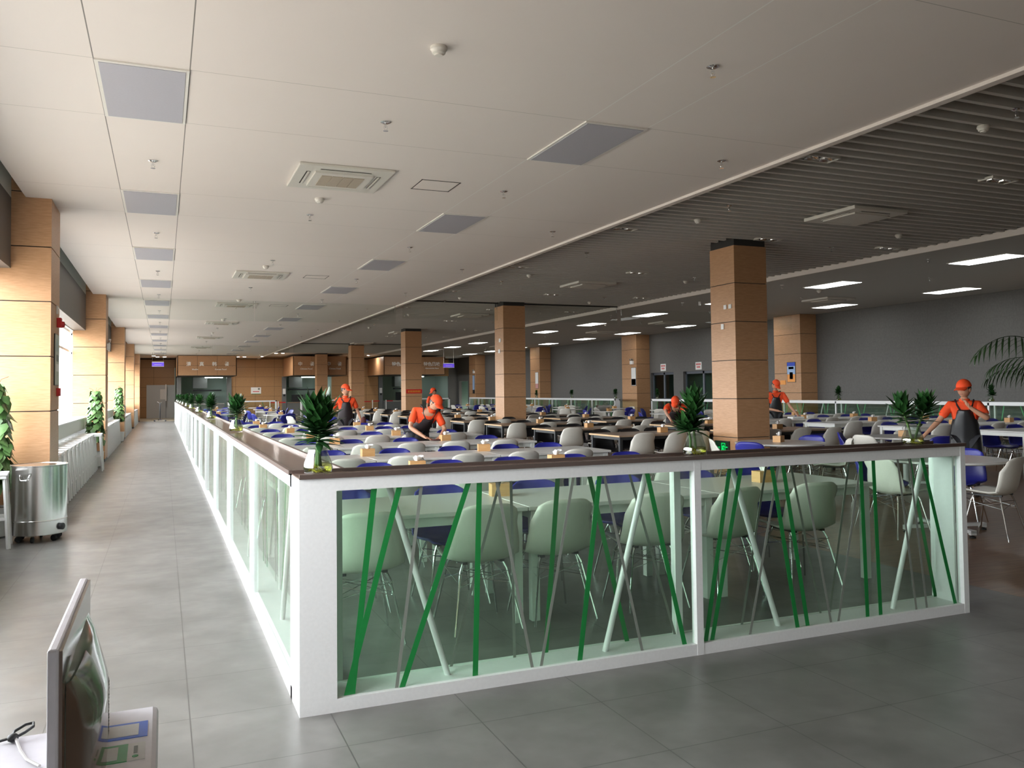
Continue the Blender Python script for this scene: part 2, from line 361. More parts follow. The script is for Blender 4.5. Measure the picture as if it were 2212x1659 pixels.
for i, (x0, x1) in enumerate([(.2, 3.7), (6.4, 9.96), (12.9, 18.5)]):
    kb = MB().box(x0, x1, 57, 57.1, 0, 3.2, kitwall).box(x0-.1, x0, YF+.2, 57.1, 0, 3.2, kitwall).box(x1, x1+.1, YF+.2, 57.1, 0, 3.2, kitwall).box(x0, x1, YF+.2, 57.1, 3.1, 3.2, plaster).box(x0, x1, YF+.2, 57.1, 0, .02, beige_m)
    struct(kb.build('wall_kitchen'))
d_ = MB().box(-1.55, .13, 54.02, 54.1, 0, 2.12, greydoor).box(-.42, -.40, 53.99, 54.02, 0, 2.12, greyframe).build('door_3'); struct(d_)
MB().box(-.75, -.43, 53.98, 54.02, 1.2, 1.85, paper).build('door_pane', d_)
tag(MB().box(-.45, -.37, 53.55, 54, 1.1, 2.15, paper).build('notice_board'), 'narrow white door leaf edge standing open beside the far grey door', 'door leaf')
# ------------------------------------------------------------------ columns
def column(x0, y0, ztop, sx=.652, sy=.652):
    b = MB(); x1, y1 = x0+sx, y0+sy; b.box(x0+.012, x1-.012, y0+.012, y1-.012, 0, ztop+.16, void_m)
    z = 0.; seams = [.061+.634*i for i in range(0, 8)]
    for s_ in seams+[ztop]:
        t = min(s_, ztop)
        if t-z > .02: b.box(x0, x1, y0, y1, z+.006, t-.006, oak if s_ > .1 else beam_m)
        z = t
        if s_ >= ztop: break
    return b
PLACE = ['nearest', 'second nearest', 'third', 'fourth', 'fifth', 'farthest']
colobs = []
for i in range(5):
    o = column(8.037, 7.175+10.08*i, 3.854).build('column'); colobs.append(o)
    tag(o, 'square wood-clad column in the middle of the hall, %s from the front' % (PLACE[i] if i < 4 else 'farthest'), 'column', 'wood columns in the middle of the hall')
for i in range(1, 7):
    yy = COLY[i]
    o = column(-2.46, yy, 4.1, .67, .86).build('column')
    if i > 1: tag(o, 'wood-clad column on the window wall, %s along the corridor' % (PLACE[i-2]), 'column', 'wood columns between the windows')
    else: tag(o, 'wood-clad window column behind the camera, out of view', 'column', 'wood columns between the windows')
for i in range(-1, 4):
    o = column(18.28, 17.18+10.08*i, ZR, .66, 1.25).build('column')
    tag(o, 'wood-clad column against the grey right wall, %s' % (['nearest, beyond the right edge', 'nearest one in view', 'second in view', 'third in view', 'farthest in view'][i+1]), 'column', 'wood columns on the right wall')
# ------------------------------------------------------------------ ceiling fittings
def lamp(loc, mt, label, group):
    t = thing('ceiling_light', label, 'ceiling light', loc, 0, group)
    MB().box(-.305, .305, -.63, .63, -.012, .012, lampframe).build('frame', t); MB().box(-.28, .28, -.6, .6, -.016, -.008, mt).build('diffuser', t); return t
l0 = None; cnt = 0
for xi, X_ in enumerate((-.726, 3.04)):
    for k in range(-1, 12):
        yy = 2.878+3.93*k
        lab = 'unlit square ceiling light in the %s strip, %s from the front' % (('window-side', 'inner')[xi], ORD[k+1])
        if l0 is None: l0 = lamp((X_, yy, ZC), lampoff, lab, 'unlit ceiling lights')
        else: dup(l0, (X_, yy, ZC), 0, lab)
l1 = None
for xi, X_ in enumerate((13.67, 17.48)):
    for k in range(0, 11):
        yy = 6.97+3.93*k
        lab = 'lit rectangular ceiling light in the %s row, %s from the front' % (('inner', 'wall-side')[xi], ORD[k])
        if l1 is None: l1 = lamp((X_, yy, ZR), lampon, lab, 'lit ceiling lights')
        else: dup(l1, (X_, yy, ZR), 0, lab)
def ac(loc, grille, label, hang=0.):
    t = thing('air_conditioner', label, 'air conditioner', loc, 0, 'ceiling cassette air conditioners')
    b = MB(); b.box(-.485, .485, -.485, .485, -.03-hang, .0, ac_m)
    b.build('panel', t, bevel=.008)
    b = MB(); b.box(-.30, .30, -.30, .30, -.05-hang, -.03-hang, ac_m)
    if grille:
        for k in range(4): b.box(-.22+k*.112, -.22+k*.112+.104, -.21, .21, -.056-hang, -.048-hang, acgrille)
    b.build('grille', t)
    s_ = MB()
    for a in range(4):
        T = Matrix.Rotation(a*math.pi/2, 4, 'Z'); s_.box(-.26, .26, .345, .385, -.033-hang, -.028-hang, dark, T); s_.box(-.26, .26, .352, .372, -.04-hang, -.033-hang, ac_m, T)
    s_.build('air_slot', t); return t
a0 = None
for k, yy in enumerate([4.85, 12.7, 18.5, 24.4, 31.9, 39.6]):
    lab = 'white ceiling cassette with beige grille in white ceiling, %s from the front' % ORD[k]
    if a0 is None: a0 = ac((1.14, yy, ZC), True, lab)
    else: dup(a0, (1.14, yy, ZC), 0, lab)
a1 = None
for k, yy in enumerate([5.0, 13.1, 21.2, 29.3, 37.]):
    lab = 'flat-faced cassette unit hung in the dark slatted ceiling, %s from the front' % ORD[k]
    if a1 is None: a1 = ac((8.47, yy, ZS+.0), False, lab, .02)
    else: dup(a1, (8.47, yy, ZS), 0, lab)
for k, yy in enumerate([13.4, 21.2, 26.0, 37.]):
    dup(a1, (15.9, yy, ZR), 0, 'flat-faced cassette unit between the lit lights on the right ceiling, %s from the front' % ORD[k])
def sprk(loc, label):
    b = MB().lathe([(.045, 0), (.045, -.006), (.028, -.014)], chrome, n=14)
    b.tube([(0, 0, -.01), (0, 0, -.05)], .007, chrome, 6).tube([(.012, 0, -.03), (.016, 0, -.055), (.004, 0, -.075)], .003, chrome, 5).tube([(-.012, 0, -.03), (-.016, 0, -.055), (-.004, 0, -.075)], .003, chrome, 5)
    b.lathe([(.022, -.075), (.022, -.08)], chrome, n=10)
    o = b.build('sprinkler', None, True, loc); return tag(o, label, 'sprinkler', 'ceiling sprinklers')
s0 = None; n = 0
for xi, X_ in enumerate((-.685, 1.15, 3.02, 4.6)):
    for k in range(12):
        yy = (.86 if xi in (0, 2) else 2.88)+3.965*k+(0 if xi != 0 else 0)
        lab = 'chrome sprinkler on the white ceiling, %s line from the windows, %s from the front' % (ORD[xi], ORD[k])
        if s0 is None: s0 = sprk((X_, yy, ZC), lab)
        else: dup(s0, (X_, yy, ZC), 0, lab)
for k in range(8):
    dup(s0, (6.39, 1.03+4.08*k, ZS), 0, 'chrome sprinkler in the slatted ceiling, left line, %s from the front' % ORD[k])
    dup(s0, (10.2, 3.2+4.08*k, ZS), 0, 'chrome sprinkler in the slatted ceiling, right line, %s from the front' % ORD[k])
    dup(s0, (12.55, 7.3+4.0*k, ZR), 0, 'chrome sprinkler on the right ceiling near the step, %s from the front' % ORD[k])
    dup(s0, (14.9, 5.3+4.0*k, ZR), 0, 'chrome sprinkler between the two rows of lit lights, %s from the front' % ORD[k])
def smoke(loc, label):
    o = MB().lathe([(.055, 0), (.058, -.02), (.05, -.026), (.044, -.045), (.03, -.052), (.028, -.06), (.0, -.062)], detector, n=20, cap=False).build('smoke_detector', None, True, loc)
    return tag(o, label, 'smoke detector', 'ceiling smoke detectors')
m0 = smoke((1.1, 1.24, ZC), 'white smoke detector on the white ceiling, nearest to the camera')
for k, yy in enumerate([5.9, 11.5, 17.3, 23.1, 29]): dup(m0, (1.11, yy, ZC), 0, 'white smoke detector on the white ceiling beyond a cassette unit, %s from the front' % ORD[k+1])
for k, yy in enumerate([1.48, 6.05, 12.1, 16.56, 21.5, 27]):
    dup(m0, (6.55, yy, ZS), 0, 'smoke detector under the slats, left line, %s from the front' % ORD[k])
    dup(m0, (10.37, [1.9, 5.98, 11.95, 16.6, 21.5, 27][k], ZS), 0, 'smoke detector under the slats, right line, %s from the front' % ORD[k])
dup(m0, (14.2, 11.9, ZR), 0, 'small smoke detector among the lit lights on the right ceiling, nearer'); dup(m0, (14.2, 22.6, ZR), 0, 'small smoke detector among the lit lights on the right ceiling, farther')
def hatch(loc, label):
    b = MB()
    for a in range(4): b.box(-.225, .225, .213, .221, -.004, .004, dark, Matrix.Rotation(a*math.pi/2, 4, 'Z'))
    b.box(-.2, .2, -.2, .2, -.003, .002, ceil_m)
    return tag(b.build('access_hatch', None, False, loc), label, 'access hatch', 'ceiling access hatches')
h0 = hatch((2.21, 4.85, ZC), 'square access hatch outline beside the nearest cassette unit'); dup(h0, (2.2, 12.7, ZC), 0, 'square access hatch outline beside the second cassette unit'); dup(h0, (2.2, 18.5, ZC), 0, 'square access hatch outline beside the third cassette unit')
def grillespot(loc, label):
    t = thing('recessed_spotlight', label, 'spotlight', loc, 0, 'unlit twin spotlights in the slatted ceiling')
    b = MB().box(-.22, .22, -.10, -.085, -.012, .02, ac_m).box(-.22, .22, .085, .10, -.012, .02, ac_m).box(-.22, -.205, -.1, .1, -.012, .02, ac_m).box(.205, .22, -.1, .1, -.012, .02, ac_m).box(-.2, .2, -.085, .085, .015, .02, dark); b.build('frame', t)
    for x in (-.1, .1): MB().lathe([(.075, .012), (.07, -.012), (.04, .0), (.02, .01)], steel, cx=x, n=16).build('reflector', t, True)
    return t
g0 = None
for xi, X_ in enumerate((5.87, 8.62, 11.25)):
    for k in range(8):
        yy = 2.9+4.13*k; lab = 'unlit twin spotlight between slats, %s line, %s from the front' % (('left', 'middle', 'right')[xi], ORD[k])
        if g0 is None: g0 = grillespot((X_, yy, ZS), lab)
        else: dup(g0, (X_, yy, ZS), 0, lab)
def curtain(yy, zt, lab):
    t = thing('smoke_curtain', lab, 'glass smoke curtain', (0, yy, 0), 0, 'hanging glass smoke curtains')
    for x0, x1, z1 in [(-2.0, 1.5, ZC), (1.5, 5.1, ZC), (5.26, 8.0, ZS), (8.74, 11.8, ZS), (11.9, 15.3, ZR), (15.3, 18.9, ZR)]:
        MB().box(x0+.01, x1-.01, -.004, .004, z1-.5, z1-.0, curtglass).build('glass_panel', t)
        k = MB(); 
        for x in (x0+.03, x1-.03): k.box(x-.008, x+.008, -.012, .012, z1-.18, z1, steel)
        k.build('clip', t)
    MB().box(5.24, 8.0, -.02, .02, ZS-.03, ZS, void_m).box(8.74, 11.8, -.02, .02, ZS-.03, ZS, void_m).build('track', t)
curtain(17.55, 0, 'clear glass smoke curtain hanging across the hall at the second column')
curtain(37.75, 0, 'clear glass smoke curtain hanging across the hall at the fourth column')
tag(MB().build('x') if 0 else MB().lathe([(.03, 0), (.03, -.1), (.02, -.1)], white, n=12).build('ceiling_camera', None, True, (12.9, 15, ZR)), 'small white cylinder camera on the right ceiling', 'camera')
# downlights near the food court
d0 = None
for k, (x, yy) in enumerate([(-1.1, 49.8), (-.9, 51.2), (-.5, 51.2), (3.7, 50.6), (4.1, 50.6), (5.1, 49.8), (5.4, 49.8), (5.7, 48.), (6.1, 48.), (11.8, 50), (12.2, 50)]):
    lab = 'small lit round downlight in front of the food counters, %s from the left' % ORD[k]
    if d0 is None: d0 = tag(MB().lathe([(.10, 0), (.10, -.01), (.08, -.012)], spot_on, n=14).build('downlight', None, False, (x, yy, ZC)), lab, 'downlight', 'lit downlights near the food counters')
    else: dup(d0, (x, yy, ZC if x < 5.12 else ZC+.12), 0, lab)
for x, yy, z in [(-.8, 50.5, 3.76), (3.9, 50.6, 3.76), (5.8, 48.9, 3.76), (12.0, 50, 3.85)]:
    l = bpy.data.lights.new('downlight_beam', 'AREA'); l.shape = 'DISK'; l.size = .3; l.energy = 32; l.color = (1, .96, .88); o = bpy.data.objects.new('downlight_beam', l); C.objects.link(o); o.location = (x, yy, z)
struct(MB().box(5.2, 11.9, 47.2, 53, ZC+.12, ZC+.14, ceil_m).build('ceiling'))
# ------------------------------------------------------------------ wall fittings
def poster(name, loc, rz, w_, h_, parts, label, cat='poster'):
    t = thing(name, label, cat, loc, rz)
    MB().box(-w_/2, w_/2, -.012, 0, -h_/2, h_/2, blackm).build('frame', t)
    for nm, x0, x1, z0, z1, m in parts: MB().box(x0*w_, x1*w_, -.016, -.012, z0*h_, z1*h_, m).build(nm, t)
    return t
# poster on the near left column, side facing the corridor
t = poster('framed_poster', (-1.79, 7.49, 1.94), R(90), .42, .62, [('print', -.47, .47, -.49, .49, mat('pale_green_print', (.52, .55, .46), .5))], 'framed green and cream poster on the nearest window column')
o = MB().grid(lambda u, v: (-.16+.14*math.cos(math.pi*u)*(1-v*.99)+.12, -.017, .10+.16*math.sin(math.pi*u)*(1-v*.99)), 10, 3, kitwall).box(-.1, .12, -.018, -.016, -.02, .06, greyv).box(-.12, .13, -.018, -.016, -.14, -.05, paper).lathe([(.001, 0), (.001, 0)], paper).build('picture', t)
t = thing('fire_alarm', 'red fire alarm sounder high on the nearest window column', 'fire alarm', (-1.79, 7.6, 2.40)); MB().box(0, .05, -.06, .06, -.06, .06, red_m).build('base', t, bevel=.006); MB().lathe([(.04, .0), (.035, .03), (.0, .04)], red_m, n=16).xf(Matrix.Translation((.05, 0, -.02)) @ Matrix.Rotation(R(90), 4, 'Y')).build('strobe', t, True)
tag(MB().box(-1.79, -1.75, 7.55, 7.66, 1.5, 1.6, red_m).build('call_point', bevel=.005), 'small red manual call point under the poster on window column', 'call point')
tag(MB().box(-1.79, -1.77, 7.47, 7.53, 2.5, 2.6, paper).build('wall_sensor', bevel=.004), 'small white box above the red alarm on the window column', 'sensor')
def emergency(loc, rz, label):
    t = thing('emergency_light', label, 'emergency light', loc, rz, 'twin-head emergency lights')
    MB().box(-.12, .12, -.07, 0, -.13, .02, paper).build('battery_box', t, bevel=.006)
    for x in (-.08, .08): MB().lathe([(.05, 0), (.055, -.03), (.05, -.035)], chrome, n=16).xf(Matrix.Translation((x, -.04, .08)) @ Matrix.Rotation(R(-70), 4, 'X')).build('lamp_head', t, True)
    return t
e0 = emergency((-1.79, 17.45, 2.68), R(90), 'twin-head emergency light on the second window column')
dup(e0, (18.28, 27.6, 2.72), R(-90), 'twin-head emergency light on the second right-wall column'); dup(e0, (18.28, 47.7, 2.8), R(-90), 'twin-head emergency light on the farthest right-wall column')
poster('wall_poster', (18.28, 17.62, 2.0), R(-90), .40, .66, [('sky_print', -.46, .46, -.1, .3, skyprint), ('blue_print', -.46, .46, .3, .48, blueink), ('orange_print', -.46, .46, -.48, -.1, orangeprint), ('white_lettering', -.3, .3, .15, .26, paper), ('drink_print', -.18, .2, -.34, 0, paper)], 'blue and orange drink poster on the nearest right-wall column')
tag(MB().box(18.265, 18.28, 17.9, 18.15, 1.6, 1.74, orangeprint).build('notice_sticker'), 'orange notice sticker beside the blue and orange poster', 'sticker')
poster('wall_poster', (18.28, 27.5, 2.05), R(-90), .40, .80, [('print', -.46, .46, -.48, .48, paper), ('dark_print', -.44, .44, -.46, -.12, blueink), ('round_print', -.2, .2, -.4, -.2, paper)], 'white poster with dark lower half on the second right-wall column')
poster('wall_poster', (18.28, 37.7, 2.05), R(-90), .40, .9, [('print', -.46, .46, -.2, .48, paper), ('red_print', -.44, .44, -.48, -.2, mat('pink_print', (.6, .3, .28), .6))], 'white poster with pinkish lower part on the third right-wall column')
poster('wall_poster', (18.28, 47.8, 1.95), R(-90), .40, 1.2, [('print', -.46, .46, -.3, .48, skyprint)], 'pale poster on the farthest right-wall column')
for k, (yy, z, sub_) in enumerate([(23.67, 2.40, 1), (26.2, 2.41, 0)]):
    t = thing('door_sign', 'white sign with red lettering above the %s glass door on the right wall' % ('nearer', 'farther')[k], 'sign', (XR, yy, z), R(-90), 'white door signs')
    MB().box(-.2, .2, -.012, 0, -.15, .15, paper).build('board', t)
    b = MB()
    for r_ in range(2):
        for q in range(4-r_): b.box(-.15+q*.08+r_*.04, -.095+q*.08+r_*.04, -.016, -.012, .03-r_*.11, .10-r_*.11, redink)
    b.build('red_lettering', t)
for k, (z, yy, h_) in enumerate([(2.85, 7.42, .07), (2.85, 7.29, .07), (2.53, 7.5, .09)]):
    tag(MB().box(8.02, 8.037, yy-.035, yy+.035, z-h_/2, z+h_/2, paper).build('wall_switch', bevel=.002), '%s small white plate on the left face of the nearest hall column' % ('far upper', 'near upper', 'single lower')[k], 'switch', 'white plates on the nearest column')
for k, (z, yy) in enumerate([(2.9, 17.5), (2.6, 17.55)]): tag(MB().box(8.02, 8.037, yy-.06, yy+.06, z-.05, z+.05, paper).build('wall_switch'), '%s white plate on the second hall column' % ('upper', 'lower')[k], 'switch')
# exit sign on column
t = thing('exit_sign', 'small lit green running-man exit sign low on the nearest hall column', 'exit sign', (8.037, 7.56, .53), R(-90))
MB().box(-.19, .19, -.03, 0, -.1, .1, blackm).build('housing', t, bevel=.004); MB().box(-.175, .175, -.034, -.03, -.085, .085, exitbg).build('face', t)
b = MB().box(-.0, .1, -.037, -.034, .055, .065, exitgreen).box(.0, .01, -.037, -.034, -.07, .065, exitgreen).box(.09, .1, -.037, -.034, -.07, .065, exitgreen)
b.tube([(.055, -.036, .035), (.04, -.036, -.01), (.06, -.036, -.04), (.05, -.036, -.07)], .007, exitgreen, 5).tube([(.04, -.036, -.01), (.02, -.036, -.05)], .007, exitgreen, 5).tube([(.02, -.036, .0), (.05, -.036, .02), (.08, -.036, 0)], .006, exitgreen, 5).lathe([(.012, -.004), (.012, .004)], exitgreen, n=10)
b.box(.115, .16, -.037, -.034, -.008, .008, exitgreen); b.build('pictogram', t); text('EXIT', .05, exitgreen, 'lettering', t, (-.09, -.036, -.02), ext=.001)
# banner on third column
t = thing('red_banner', 'red banner strip with yellow characters on the third hall column', 'banner', (8.36, 27.335, 1.52), 0)
MB().box(-.3, .33, -.012, 0, -.08, .08, bannerred).build('cloth', t); b = MB()
for q in range(8): b.box(-.24+q*.065, -.19+q*.065, -.015, -.012, .008, .03, yellowink).box(-.24+q*.065, -.19+q*.065, -.015, -.012, -.035, -.012, yellowink).box(-.22+q*.065, -.208+q*.065, -.015, -.012, -.035, .035, yellowink)
b.build('yellow_lettering', t)
# ------------------------------------------------------------------ food court fronts
def signbox(x0, x1, y0, y1, z0, z1, chars, label):
    t = thing('sign_box', label, 'shop sign', (x0, y0, z0)); W = x1-x0; H = z1-z0
    b = MB(); N = 3; hh = H/2
    for i in range(N):
        for j in range(2): b.box(i*W/N+.006, (i+1)*W/N-.006, 0, .05, j*hh+.006, (j+1)*hh-.006, oak)
    b.box(.004, .05, .0, y1-y0, 0, H, oak).box(W-.05, W-.004, .0, y1-y0, 0, H, oak).box(.05, W-.05, .05, .08, 0, H, dark).box(0, W, 0, y1-y0, -.02, 0, dark)
    b.build('cladding', t)
    for s_, xc, zc_, sz in chars: text(s_, sz, signtext, 'lettering', t, (xc-x0, -.01, zc_-z0), ext=.008)
    return t
signbox(.17, 3.48, 48.4, 52.95, 2.6, 3.77, [('清', .80, 3.26, .27), ('真', 1.51, 3.26, .27), ('韩', 2.22, 3.26, .27), ('餐', 2.91, 3.26, .27), ('Muslim', 1.15, 2.96, .12), ('Korean Food', 2.57, 2.96, .12)], 'wood fascia sign reading four white characters, leftmost food counter')
signbox(6.75, 10.05, 48.4, 52.95, 2.6, 3.77, [('中', 7.19, 3.28, .27), ('餐', 7.9, 3.28, .27), ('中', 8.93, 3.28, .27), ('餐', 9.6, 3.28, .27), ('Chinese Food', 7.55, 2.99, .13), ('Chinese Food', 9.3, 3.0, .13)], 'wood fascia sign reading Chinese Food over the middle food counter')
signbox(12.4, 16.52, 48.4, 52.95, 2.62, 3.77, [('特色风味', 15.6, 3.28, .28), ('特色风味', 13.5, 3.28, .28), ('Characteristic Flavor', 15.62, 3.02, .11)], 'wood fascia sign with characters, rightmost food counter')
for i, (x0, x1) in enumerate([(.2, 3.7), (6.4, 9.96), (12.9, 18.5)]):
    pl = ['leftmost', 'middle', 'rightmost'][i]
    t = thing('kitchen_lamp', 'bright ceiling lamp inside the %s food counter kitchen' % pl, 'lamp', ((x0+x1)/2+.55, 54.4, 2.56)); MB().box(-.55, .55, -.15, .15, 0, .05, kitlamp).build('diffuser', t); MB().box(-.6, .6, -.18, .18, .05, .08, lampframe).build('housing', t); MB().tube([(-.4, 0, .08), (-.4, 0, .54)], .01, steel, 5).tube([(.4, 0, .08), (.4, 0, .54)], .01, steel, 5).build('rod', t)
    t = thing('serving_counter', 'steel serving counter of the %s food stall' % pl, 'counter', (x0, 52.6, 0)); MB().box(.58, x1-x0-.65, 0, .6, .85, .92, steel).build('worktop', t); MB().box(.58, x1-x0-.65, .06, .6, 0, .85, kitgrey).build('cabinet', t)
    t = thing('kitchen_hood', 'grey extraction hood and shelf inside the %s food stall' % pl, 'hood', ((x0+x1)/2+.1, 55.6, 0)); MB().box(-.8, .1, 0, .8, 1.9, 2.7, kitgrey).build('hood', t); MB().box(-.8, 1.0, 0, .5, 1.7, 1.8, blackm).build('shelf', t)
    t = thing('counter_pillar', 'dark grey pillar framing the left of the %s food stall' % pl, 'pillar', (x0+.0 if i == 0 else x0+.27, 52.9, 0)); MB().box(0, .28, 0, .25, 0, 2.6, kitgrey).build('shaft', t)
    if i: MB().box(.05, .23, -.02, 0, 1.45, 1.8, paper).build('notice', t); MB().box(.08, .2, -.05, 0, 1.3, 1.42, blackm).build('reader', t)
tag(MB().box(7.3, 8.0, 52.7, 53.1, .93, 1.4, blackm).build('microwave_oven'), 'black oven on the counter of the middle food stall', 'oven'); tag(MB().box(14.4, 15.2, 52.7, 53.1, .93, 1.5, blackm).build('microwave_oven'), 'black oven on the counter of the rightmost food stall', 'oven')
tag(MB().box(3.2, 3.5, 52.85, 53., 0, 2.6, kitgrey).build('counter_pillar'), 'dark grey pillar framing the right of the leftmost food stall', 'pillar')
t = thing('notice_board', 'white notice board with green lower edge on the far wood wall', 'notice board', (5.03, 52.98, 1.69)); MB().box(-.32, .32, -.02, 0, -.2, .22, paper).build('board', t, bevel=.02); MB().box(-.28, .28, -.024, -.018, -.22, -.19, green).box(-.2, .2, -.024, -.02, -.08, -.03, redink).box(.12, .24, -.024, -.02, .05, .18, greyv).build('print', t)
def hsign(loc, w_, label):
    t = thing('hanging_sign', label, 'hanging sign', loc); MB().box(-w_/2, w_/2, -.03, .03, 0, .2, purple).build('face', t); MB().box(-w_/2, w_/2, -.035, .035, .2, .24, paper).box(-w_/2, w_/2, -.035, .035, -.02, 0, paper).build('frame', t)
    MB().tube([(-w_*.45, 0, .24), (-w_*.45, 0, (ZC if loc[0] < 5 else ZR)-loc[2])], .008, steel, 5).tube([(w_*.45, 0, .24), (w_*.45, 0, (ZC if loc[0] < 5 else ZR)-loc[2])], .008, steel, 5).build('rod', t)
    MB().box(-w_*.3, w_*.3, -.034, -.03, .07, .09, paper).build('lettering', t)
hsign((-.84, 45, 3.04), .6, 'purple sign hanging over the end of the corridor'); hsign((13.98, 40, 2.83), .62, 'purple sign hanging before the rightmost food counter')
# ------------------------------------------------------------------ glass railing units
def rail_frame(L, posts, wide0, wide1, depth=.25, h=1.1):
    """frame along +x, front face at y=0"""
    b = MB()
    b.box(wide0, L, 0, depth, 0, .062, white).box(wide0, L, 0, .045, 1.038, h, white).box(wide0, L, depth-.045, depth, 1.038, h, white)
    for x0, x1 in posts:
        b.box(x0, x1, -.002, .045, 0, h, white).box(x0, x1, depth-.045, depth+.002, 0, h, white)
    b.box(0, wide0, .0, depth, 0.0, h, white)
    if wide1: b.box(L-wide1, L, 0, depth, 0, h, white)
    return b
def cap(L, parent, depth=.25, x0=0):
    b = MB().box(x0, L, -.012, depth+.012, 1.1, 1.106, capin).box(x0, L, -.014, .006, 1.1, 1.122, cap_m).box(x0, L, depth-.006, depth+.014, 1.1, 1.122, cap_m)
    return b.build('top_cap', parent)
def railing(label, L, posts, w0, w1, loc, rz, stripes=True, flip=False, depth=.25, simple=False):
    t = thing('glass_railing', label, 'railing', loc, rz, 'white framed glass railings')
    rail_frame(L, posts, w0, w1, depth).build('frame', t); cap(L, t, depth)
    return t
fr = railing('white framed glass railing facing the camera, green and grey diagonal stripes', 4.352, [(2.199, 2.243), (4.308, 4.352)], .174, 0, (0, 0, 0), 0)
bpy.data.objects.remove(fr.children[0]) if False else None
for x0, x1 in [(.174, 2.199), (2.243, 4.308)]:
    MB().box(x0, x1, .028, .034, .062, 1.038, railglass).build('glass_pane', fr); MB().box(x0, x1, .216, .222, .062, 1.038, railglass).build('glass_pane', fr)
MB().box(4.29, 4.308, .05, .2, .062, 1.038, white).build('end_panel', fr)
ST = [('g','F',0.361,1.03,0.253,0.091),('g','F',0.486,1.03,0.224,0.063),('s','F',0.598,1.028,0.467,0.064),('g','F',0.845,1.033,0.504,0.091),('g','F',0.908,1.033,0.876,0.066),('s','R',1.094,1.01,0.8,0.033),('s','F',1.003,1.032,1.189,0.071),('s','R',1.159,1.018,1.169,0.031),('g','R',1.443,1.011,1.354,0.031),('s','F',1.444,1.031,1.243,0.068),('g','R',1.643,1.01,1.876,0.031),('g','F',1.602,1.031,1.468,0.069),('s','F',1.635,1.029,1.854,0.071),('s','R',1.906,1.002,2.206,0.037),('g','F',1.905,1.031,2.13,0.067),('g','F',2.458,1.023,2.277,0.09),('g','F',2.543,1.021,2.32,0.066),('s','R',2.878,1.0,2.665,0.029),('s','F',2.813,1.018,2.585,0.068),('g','F',2.769,1.024,2.929,0.089),('g','F',2.858,1.022,3.015,0.065),('s','R',3.079,1.0,3.293,0.039),('s','F',3.006,1.02,3.193,0.067),('s','R',3.548,0.998,3.354,0.032),('s','F',3.466,1.02,3.256,0.064),('g','F',3.466,1.02,3.49,0.09),('g','F',3.569,1.023,3.597,0.067),('s','F',3.775,1.021,3.898,0.09),('s','F',3.881,1.026,3.999,0.07),('g','R',4.091,1.004,4.34,0.031),('g','F',3.993,1.026,4.251,0.067)]
def stripe(b, x0, z0, x1, z1, yy, w_, m, lo, hi, rear=False):
    zt, zb = 1.036, .064
    f_ = lambda z: x0+(x1-x0)*(z0-z)/(z0-z1)
    a, c_ = f_(zt), f_(zb)
    a = min(max(a, lo+w_/2), hi-w_/2); c_ = min(max(c_, lo+w_/2), hi-w_/2); h = w_/2*1.03
    B = len(b.v)
    for y_ in (yy, yy+.0015):
        b.v += [(a-h, y_, zt), (a+h, y_, zt), (c_+h, y_, zb), (c_-h, y_, zb)]
    for q in ((0, 1, 2, 3), (7, 6, 5, 4), (0, 4, 5, 1), (1, 5, 6, 2), (2, 6, 7, 3), (3, 7, 4, 0)): b.face([B+i for i in q], m)
for si_, (k_, s_, x0, z0, x1, z1) in enumerate(ST):
    b = MB(); pan = (.174, 2.199) if x0 < 2.2 else (2.243, 4.308)
    stripe(b, x0, z0, x1, z1, .0265-.0018*(si_ % 4) if s_ == 'F' else .2145-.0018*(si_ % 4), .028 if k_ == 'g' else .016, green if k_ == 'g' else greyv, *pan)
    b.build('green_stripe' if k_ == 'g' else 'grey_stripe', fr, recalc=False)
for a in [(.456, 1.036, .757, .06), (1.951, 1.036, 1.668, .06), (2.54, 1.036, 2.862, .06), (4.1, 1.036, 3.79, .06)]:
    MB().tube([(a[0], .11, a[1]), (a[2], .11, a[3])], .0165, white, 12).build('diagonal_tube', fr, True)
